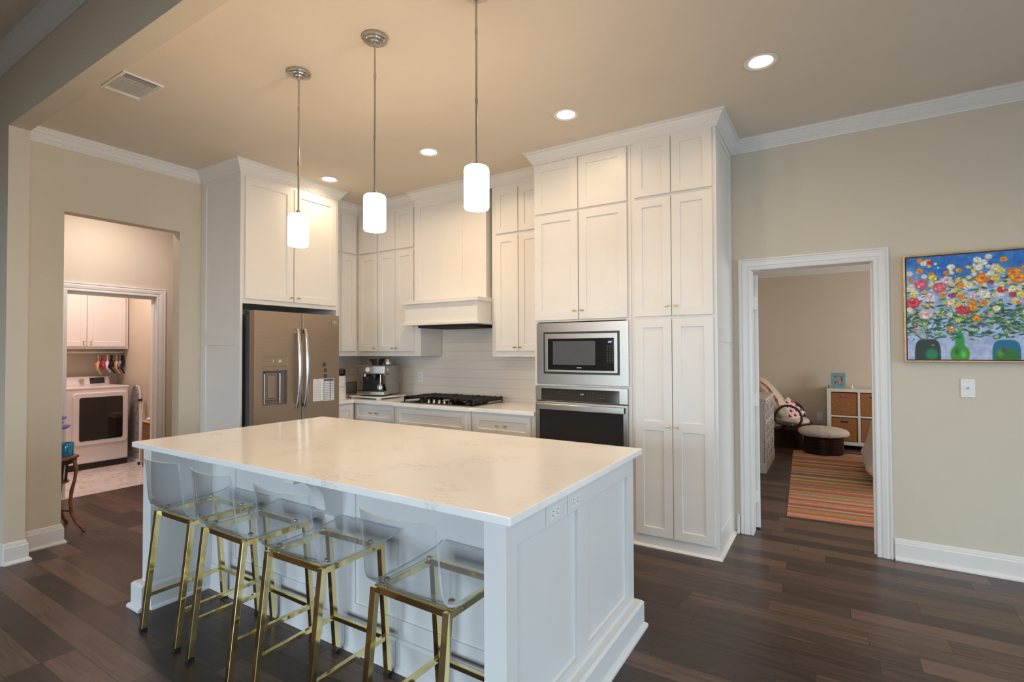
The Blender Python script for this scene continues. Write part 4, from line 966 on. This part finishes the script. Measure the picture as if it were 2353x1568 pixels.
tag(cn, 'tiny white candle holder on the cube shelf', 'candle holder')
tag(MB().tube([(4.868, 4.5, SZ1+.002), (4.868, 4.5, SZ1+.045)], .010, 12).build('small_bottle', mBamboo, smooth=True), 'tiny brown bottle at the left end of the cube shelf', 'bottle')
# dresser
dr_ = thing('dresser', 'cream painted dresser with criss-cross fretwork just inside the bedroom', 'dresser', (4.0, 2.8, 0))
DX0, DX1, DY0, DY1, DZ = 3.75, 4.252, 2.2, 3.22, .858
MB().box(DX0, DX1-.02, DY0, DY1, .10, DZ-.03).build('dresser_body', mDresser, dr_, bevel=.002)
MB().box(DX0-.01, DX1+.012, DY0-.014, DY1+.014, DZ-.03, DZ).build('dresser_top', mDresser, dr_, bevel=.006, seg=2)
MB().box(DX0-.01, DX1+.006, DY0-.014, DY1+.014, 0, .115).build('plinth', mDresser, dr_, bevel=.004)
MB().hf(FY(DY0), [DX0, DX0+.06, DX1-.08, DX1-.02], [.115, .18, .78, DZ-.03], [[.008]*3, [.008, .002, .008], [.008]*3]).build('side_panel', mDresser, dr_, bevel=.001)
mMir = mat('fretwork_backing', (.26, .30, .36), .3, .3)
for i in range(3):
    za = .13+i*.232; zb_ = za+.212
    for j in range(2):
        ya = DY0+.02+j*.495; yb_ = ya+.475
        d_ = MB().box(DX1-.02, DX1-.008, ya, yb_, za, zb_).build('drawer', mMir, dr_)
        e = MB(); xx = DX1-.004
        for (p, q) in (((ya, za), (yb_, za)), ((ya, zb_), (yb_, zb_)), ((ya, za), (ya, zb_)), ((yb_, za), (yb_, zb_)), ((ya, za), ((ya+yb_)/2, zb_)), (((ya+yb_)/2, zb_), (yb_, za)), ((ya, zb_), ((ya+yb_)/2, za)), (((ya+yb_)/2, za), (yb_, zb_))):
            e.bar((xx, p[0], p[1]), (xx, q[0], q[1]), .014, .016)
        e.build('fretwork', mDresser, d_)
# swivel chair
ch = thing('rattan_swivel_chair', 'dark rattan lounge chair with cream cushion beyond the dresser', 'chair', (4.38, 3.95, 0))
cx_, cy_ = 4.36, 3.98     # built here, then set back with its pillow and scarf
prf = []
for i in range(13):
    z = .046+i*.0195; prf += [(.215-.05*i/12+.010, z), (.215-.05*i/12+.018, z+.011)]
MB().lathe([(.001, .046)]+prf+[(.001, .285)], (cx_, cy_, 0), 32).build('rattan_base', mDarkRattan, ch, smooth=True)
e = MB()
for s_ in (-1, 1):
    yy = cy_+s_*.30
    pts = [(4.18, yy, .40), (4.24, yy, .55), (4.31, yy, .635), (4.40, yy, .655), (4.50, yy, .62), (4.555, yy, .54), (4.56, yy, .45), (4.52, yy, .385)]
    e.tube(curve_pts(pts), .016, 10)
e.tube([(4.62+.02, cy_-.22, .385), (4.665, cy_-.1, .392), (4.675, cy_, .395), (4.665, cy_+.1, .392), (4.62+.02, cy_+.22, .385)], .015, 10)
for s_ in (-1, 1): e.tube([(4.62+.02, cy_+s_*.22, .385), (4.45, cy_+s_*.28, .36), (4.25, cy_+s_*.29, .40), (4.05, cy_+s_*.26, .72), (3.94, cy_+s_*.16, .98)], .016, 10)
e.tube([(cx_-.1, cy_-.2, .285), (cx_, cy_, .34), (cx_-.1, cy_+.2, .285)], .016, 8)
e.build('rattan_frame', mDarkRattan, ch, smooth=True)
def pad(rings_fn, name, m, par, sub=1): return rings_fn.build(name, m, par, smooth=True, sub=sub)
def puff(c, a1, a2, a3, L1, L2, L3, ex=3.0, n=20, k=10):
    """rounded cushion: superellipse in a1/a2, swollen along a3"""
    c, a1, a2, a3 = Vector(c), Vector(a1), Vector(a2), Vector(a3); mb = MB(); rings = []
    for i in range(k+1):
        ph = -PI/2+PI*i/k; s_ = max(.02, math.cos(ph)**.55); h_ = math.sin(ph)
        ring = []
        for q in range(n):
            th = 2*PI*q/n; ct_, sn = math.cos(th), math.sin(th)
            r_ = (abs(ct_)**ex+abs(sn)**ex)**(-1/ex)
            ring.append(c+a1*(L1*s_*r_*ct_)+a2*(L2*s_*r_*sn)+a3*(L3*h_))
        rings.append(ring)
    return mb.ring_skin(rings)
puff((4.43, cy_, .425), (1, 0, -.06), (0, 1, 0), (0, 0, 1), .225, .265, .055, 2.4).build('seat_cushion', mCream, ch, smooth=True)
aa = Vector((-.60, 0, .80)).normalized(); nn = Vector((.80, 0, .60)).normalized()
puff((4.175, cy_, .715), aa, (0, 1, 0), nn, .42, .30, .12, 2.4).build('back_cushion', mCream, ch, smooth=True)
# hearts pillow, painted grid pillow
def hearts(n):
    img = np.ones((n, n, 3))*hexc('ecdcd4'); V_, U = np.mgrid[0:n, 0:n]/n
    for i in range(4):
        for j in range(4):
            cx, cy = .14+i*.25+(.12 if j % 2 else 0), .14+j*.24; x = (U-cx)/.062; y = (V_-cy)/.062
            k_ = (x*x+y*y-1)**3-x*x*y**3 < 0; img[k_] = hexc('b51c38')
    return img
pw = thing('heart_pillow', 'white throw pillow printed with red hearts on the lounge chair', 'pillow', (4.38, cy_-.08, .56))
def pillmap(sgn):
    c0 = Vector((4.41, cy_-.13, .570)); p1 = Vector((.62, 0, -.60)).normalized(); p2 = Vector((.0, .98, .2)).normalized(); nrm = p1.cross(p2).normalized()
    if nrm.y > 0: nrm = -nrm
    nrm = Vector((.45, -.75, .45)).normalized(); p2 = nrm.cross(p1).normalized(); p1 = p2.cross(nrm)
    def mp(a, c_):
        u, v_ = a*2-1, c_*2-1; th = .05*((1-u*u)*(1-v_*v_))**.45*sgn
        pin = 1-.08*(1-abs(u))*(abs(v_)**4)-.08*(1-abs(v_))*(abs(u)**4)
        p = c0+p1*(u*.165*pin)+p2*(v_*.15*pin)+nrm*th; return (p.x, p.y, p.z)
    return mp
hi = hearts(56)
for s_, nm in ((1, 'pillow_front'), (-1, 'pillow_back')):
    o = grid_painted(nm, mHeart, pw, 56, 56, pillmap(s_), hi); o.data.polygons.foreach_set('use_smooth', [True]*len(o.data.polygons))
sc_ = MB(); pts = [(4.02, 3.665, 1.0), (4.11, 3.66, .93), (4.18, 3.655, .84), (4.24, 3.655, .74), (4.27, 3.655, .64)]
sc_.ring_skin([[(p[0]-.018, p[1], p[2]), (p[0]+.018, p[1], p[2]+.010), (p[0]+.018, p[1]-.008, p[2]+.010), (p[0]-.018, p[1]-.008, p[2])] for p in pts])
fs = sc_.build('floral_scarf', mat('floral_orange_print', (.55, .22, .10), .9, var=.8, scale=30), smooth=True)
tag(fs, 'orange floral scarf draped down the lounge chair back', 'scarf')
for o in (ch, pw): o.location += Vector((-.028, .38, -.045))
fs.location = (-.028, .38, -.045)
# ottoman
ot = thing('rattan_ottoman', 'dark coiled rattan ottoman topped by a fluffy cream cushion', 'ottoman', (4.80, 3.88, 0))
prf = []
for i in range(11):
    z = .006+i*.021; prf += [(.228, z+.004), (.240, z+.0107), (.228, z+.0175)]
MB().lathe([(.001, .009)]+prf+[(.001, .245)], (4.80, 3.88, 0), 36).build('rattan_base', mDarkRattan, ot, smooth=True)
rng = random.Random(4); fm = MB(); rings = []
for z, r_ in ((.240, .02), (.238, .22), (.245, .275), (.268, .305), (.300, .310), (.335, .285), (.356, .22), (.368, .12), (.371, .02)):
    rings.append([(4.80+r_*math.cos(a)*(1+rng.uniform(-.02, .02)), 3.88+r_*.9*math.sin(a)*(1+rng.uniform(-.02, .02)), z+rng.uniform(-.006, .006)) for a in [2*PI*q/48 for q in range(48)]])
fm.ring_skin(rings); fm.build('fluffy_cushion', mat('fluffy_cream_fur', (.70, .62, .52), .95, var=.12, scale=60, bump=1., bscale=160), ot, smooth=True, sub=1)
# bed with drape
bd = thing('bed', 'bed with pale bedding at the right edge of bedroom doorway', 'bed', (6.2, 2.7, 0))
pr_ = [(5.36, .66), (5.32, .60), (5.29, .45), (5.26, .30), (5.215, .22), (5.20, .17), (5.23, .12), (5.32, .11), (7.3, .11), (7.3, .68), (5.46, .70)]
rings = []
for q in range(15):
    y = 1.95+q*.10; wob = .02*math.sin(q*1.9)
    rings.append([(x+(wob*(1.2-z) if x < 5.4 else 0), y, z) for x, z in pr_])
MB().ring_skin(rings).build('duvet', mSheet, bd, smooth=True, sub=1)
MB().box(5.34, 7.3, 2.0, 3.3, .010, .11).build('bed_base', mBlack, bd)

# ------------------------------------------------------------------ laundry and hall
dy = thing('clothes_dryer', 'white front-loading dryer with dark square door in laundry', 'dryer', (-3.05, -1.70, 0))
X1 = -2.77; YA, YB = -2.045, -1.372
MB().box(-3.42, X1, YA, YB, .075, .985).build('dryer_body', mDryer, dy, bevel=.02, seg=3)
MB().box(-3.42, X1+.006, YA-.003, YB+.003, .975, 1.0).build('dryer_top', mDryer, dy, bevel=.01, seg=3)
MB().box(-3.40, X1-.03, YA+.01, YB-.01, 0, .078).build('toe_kick', mBlack, dy)
cpn = MB().prism([(-3.42, .999), (-3.30, .999), (-3.33, 1.105), (-3.42, 1.118)][::-1], lambda x, z, y: (x, y, z), YA+.01, YB-.01).build('control_console', mDryer, dy, bevel=.008, seg=2)
MB().tube([(-3.317, -1.69, 1.055), (-3.285, -1.69, 1.062)], .024, 20).build('dial', mNickel, dy, smooth=True)
e = MB().prism([(-3.310, 1.015), (-3.302, 1.015), (-3.323, 1.092), (-3.331, 1.092)][::-1], lambda x, z, y: (x, y, z), -1.60, -1.44).build('console_display', mBlackGl, dy)
dm = lambda y, z, w_: (X1+w_, y, z)
drf = MB().prism(rrect(-1.952, -1.388, .300, .932, .045), dm, -.005, .030).build('dryer_door', mDryer, dy, bevel=.010, seg=3)
MB().prism(rrect(-1.892, -1.448, .352, .876, .02), dm, .030, .0335).build('door_glass', mBlackGl, drf, bevel=.001)
lc = thing('laundry_wall_cabinet', 'white two-door wall cabinet above the clothes dryer', 'cabinet', (-3.3, -1.7, 1.47))
fl2 = FX(-3.12)
MB().box(-3.48, -3.12, -2.20, -1.252, 1.468, 2.40).build('cabinet_body', mCab, lc)
for r_, kx in (((-2.19, -1.708, 1.50, 2.36), -1.742), ((-1.702, -1.285, 1.50, 2.36), -1.668)):
    dq = shaker(fl2, *r_, 'door', lc); knob(fl2, kx, 1.56, T_, dq)
rod = MB(); rod.tube([(-3.25, -2.2, 1.425), (-3.25, -1.245, 1.425)], .013, 12); tag(rod.build('closet_rod', mAlu, smooth=True), 'white hanging rod under the laundry cabinet', 'rod')
gm = [(-1.535, mTanCloth, 'tan', .23), (-1.485, mRedCloth, 'pink and red', .17), (-1.435, mPinkW, 'white', .20), (-1.385, mBlackCloth, 'black', .21), (-1.335, mTanCloth, 'yellow-tan', .22), (-1.295, mGreyCloth, 'grey', .17), (-1.262, mBlackCloth, 'dark', .22)]
poss = ['at the left end of', 'second from left on', 'third from left on', 'in the middle of', 'third from right on', 'second from right on', 'at the right end of']
rng = random.Random(11)
for (yy, m_, cn_, ln), pos in zip(gm, poss):
    g = thing('clothes_hanger', '%s clip hanger %s the laundry rod' % (cn_, pos), 'hanger', (-3.25, yy, 1.425), 'clip hangers on the laundry rod')
    e = MB(); e.tube(curve_pts([(-3.268, yy, 1.43), (-3.25, yy, 1.444), (-3.233, yy, 1.43), (-3.235, yy, 1.40), (-3.25, yy, 1.375), (-3.25, yy, 1.345)], 3), .003, 6); e.build('hook', mHandle, g)
    e = MB(); e.box(-3.262, -3.238, yy-.010, yy+.010, 1.335, 1.385); e.build('clip', m_, g, bevel=.002)
    zz = 1.36-ln; dy1, dy2 = rng.uniform(-.045, -.02), rng.uniform(.005, .03)
    if yy > -1.30: dy2 = .004
    e = MB(); e.bar((-3.25, yy, 1.345), (-3.17, yy+dy1, 1.345-ln*.6), .014, .016); e.bar((-3.17, yy+dy1, 1.345-ln*.6), (-3.20, yy+dy2, zz), .014, .016); e.bar((-3.25, yy, 1.345), (-3.36, yy+.005, 1.25), .014, .016); e.build('hanger_arm', m_, g, bevel=.002)
    e = MB()
    e.ring_skin([[(-3.25+.055*k_*math.cos(a), yy+dyy+.021*k_*math.sin(a), z) for a in [2*PI*q/10 for q in range(10)]] for z, k_, dyy in ((1.325, .3, 0), (1.30, 1., -.006), (1.27, 1.25, dy1*.4), (1.235, 1.0, dy1*.4), (1.20, .3, dy1*.3))])
    e.build('clipped_garment', m_, g, smooth=True)
ib = thing('ironing_board', 'folded ironing board standing beside the dryer', 'ironing board', (-2.65, -1.31, 0))
e = MB(); e.ring_skin([[(-2.70-.13+.13*c1*s1, yy, z) for c1, yy in ((-1, -1.285), (1, -1.285), (1, -1.262), (-1, -1.262))] for z, s1 in ((.14, .9), (.2, 1.), (.7, 1.), (.85, .85), (.95, .5), (.985, .15))]); e.build('board', mGreyCloth, ib, smooth=True)
e = MB(); e.tube([(-2.56, -1.325, .03), (-2.57, -1.325, .93), (-2.60, -1.33, .985), (-2.66, -1.33, .99)], .011, 8); e.tube([(-2.60, -1.290, .03), (-2.60, -1.290, .82)], .010, 8); e.tube([(-2.52, -1.345, .03), (-2.56, -1.30, .80)], .010, 8); e.tube([(-2.52, -1.355, .03), (-2.60, -1.255, .03)], .013, 8); e.build('folding_legs', mAlu, ib, smooth=True)
e = MB(); e.box(-2.59, -2.55, -1.345, -1.305, .80, .83); e.tube([(-2.52, -1.365, .022), (-2.52, -1.345, .022)], .020, 10); e.build('joint_caps', mBlack, ib, bevel=.003)
hm = thing('laundry_hamper', 'wicker hamper with white cloth on top behind laundry casing', 'hamper', (-2.24, -1.32, 0))
MB().box(-2.36, -2.12, -1.385, -1.262, .0, .555).build('wicker_body', mWickerY, hm, bevel=.01, seg=2)
MB().box(-2.37, -2.11, -1.392, -1.256, .555, .575).build('wooden_rim', mTanCloth, hm, bevel=.004)
puff((-2.24, -1.325, .595), (1, 0, 0), (0, 1, 0), (0, 0, 1), .09, .05, .022).build('folded_cloth', mPinkW, hm, smooth=True)
# bamboo side table just inside the hall opening
tb = thing('bamboo_side_table', 'small bamboo side table just inside the hall opening', 'side table', (-.33, -2.86, 0))
oct_ = [(-.345+.200*math.cos(PI/8+i*PI/4), -2.865+.195*math.sin(PI/8+i*PI/4)) for i in range(8)]
MB().prism(oct_, lambda x, y, z: (x, y, z), .580, .602).build('table_top', mBamboo, tb, bevel=.008, seg=3)
MB().prism([(x*.92-.345*.08, y*.92-2.865*.08) for x, y in oct_], lambda x, y, z: (x, y, z), .545, .580).build('apron', mDarkRattan, tb)
for sx, sy in ((-1, -1), (1, -1), (1, 1), (-1, 1)):
    cx0, cy0 = -.345, -2.865
    pts = [(cx0+sx*r_*.72, cy0+sy*r_*.72, z) for r_, z in ((.18, .57), (.195, .50), (.185, .42), (.165, .33), (.155, .24), (.165, .15), (.20, .07), (.255, .006))]
    lg = MB().tube(pts, [.012, .014, .011, .014, .011, .013, .011, .013], 8).build('leg', mBamboo, tb, smooth=True)
e = MB()
for i in range(12):
    a = 2*PI*i/12; e.tube([(-.345+.115*math.cos(a), -2.865+.115*math.sin(a), .40), (-.345+.125*math.cos(a), -2.865+.125*math.sin(a), .55)], .007, 6)
e.build('spindles', mDarkRattan, tb, smooth=True)
MB().lathe([(.001, .392), (.135, .392), (.135, .402), (.001, .402)], (-.345, -2.865, 0), 24).build('lower_shelf', mBamboo, tb, smooth=True)
e = MB()
for a0, a1 in (((-1, -1), (1, 1)), ((-1, 1), (1, -1))):
    e.tube([(-.345+a0[0]*.115, -2.865+a0[1]*.115, .17), (-.345, -2.865, .19), (-.345+a1[0]*.115, -2.865+a1[1]*.115, .17)], .009, 8)
e.build('stretcher', mBamboo, tb, smooth=True)
vs = MB().lathe([(.001, .603), (.048, .603), (.052, .612), (.050, .65), (.053, .70), (.050, .705), (.046, .70), (.044, .62), (.001, .615)], (-.300, -2.765, 0), 28).build('glass_vase', mBlueGlass, smooth=True)
tag(vs, 'cobalt blue glass vase on the bamboo side table', 'vase')
fl3 = thing('flower_stem', 'pale stem with lilac blossoms standing in the blue vase', 'flowers', (-.315, -2.775, .63))
MB().tube([(-.305, -2.77, .63), (-.315, -2.775, .75), (-.33, -2.775, .90)], .003, 6).build('stem', mStem, fl3)
for p, r_ in (((-.335, -2.775, .905), .022), ((-.315, -2.775, .835), .028), ((-.29, -2.76, .84), .018), ((-.345, -2.78, .865), .014)):
    q = MB(); rings = []
    for i in range(7):
        ph = -PI/2+PI*i/6; rings.append([(p[0]+r_*math.cos(ph)*math.cos(2*PI*k_/10)*(1+.25*math.cos(5*2*PI*k_/10)), p[1]+r_*math.cos(ph)*math.sin(2*PI*k_/10)*(1+.25*math.cos(5*2*PI*k_/10)), p[2]+r_*.8*math.sin(ph)) for k_ in range(10)])
    q.ring_skin(rings); q.build('blossom', mLilac, fl3, smooth=True)
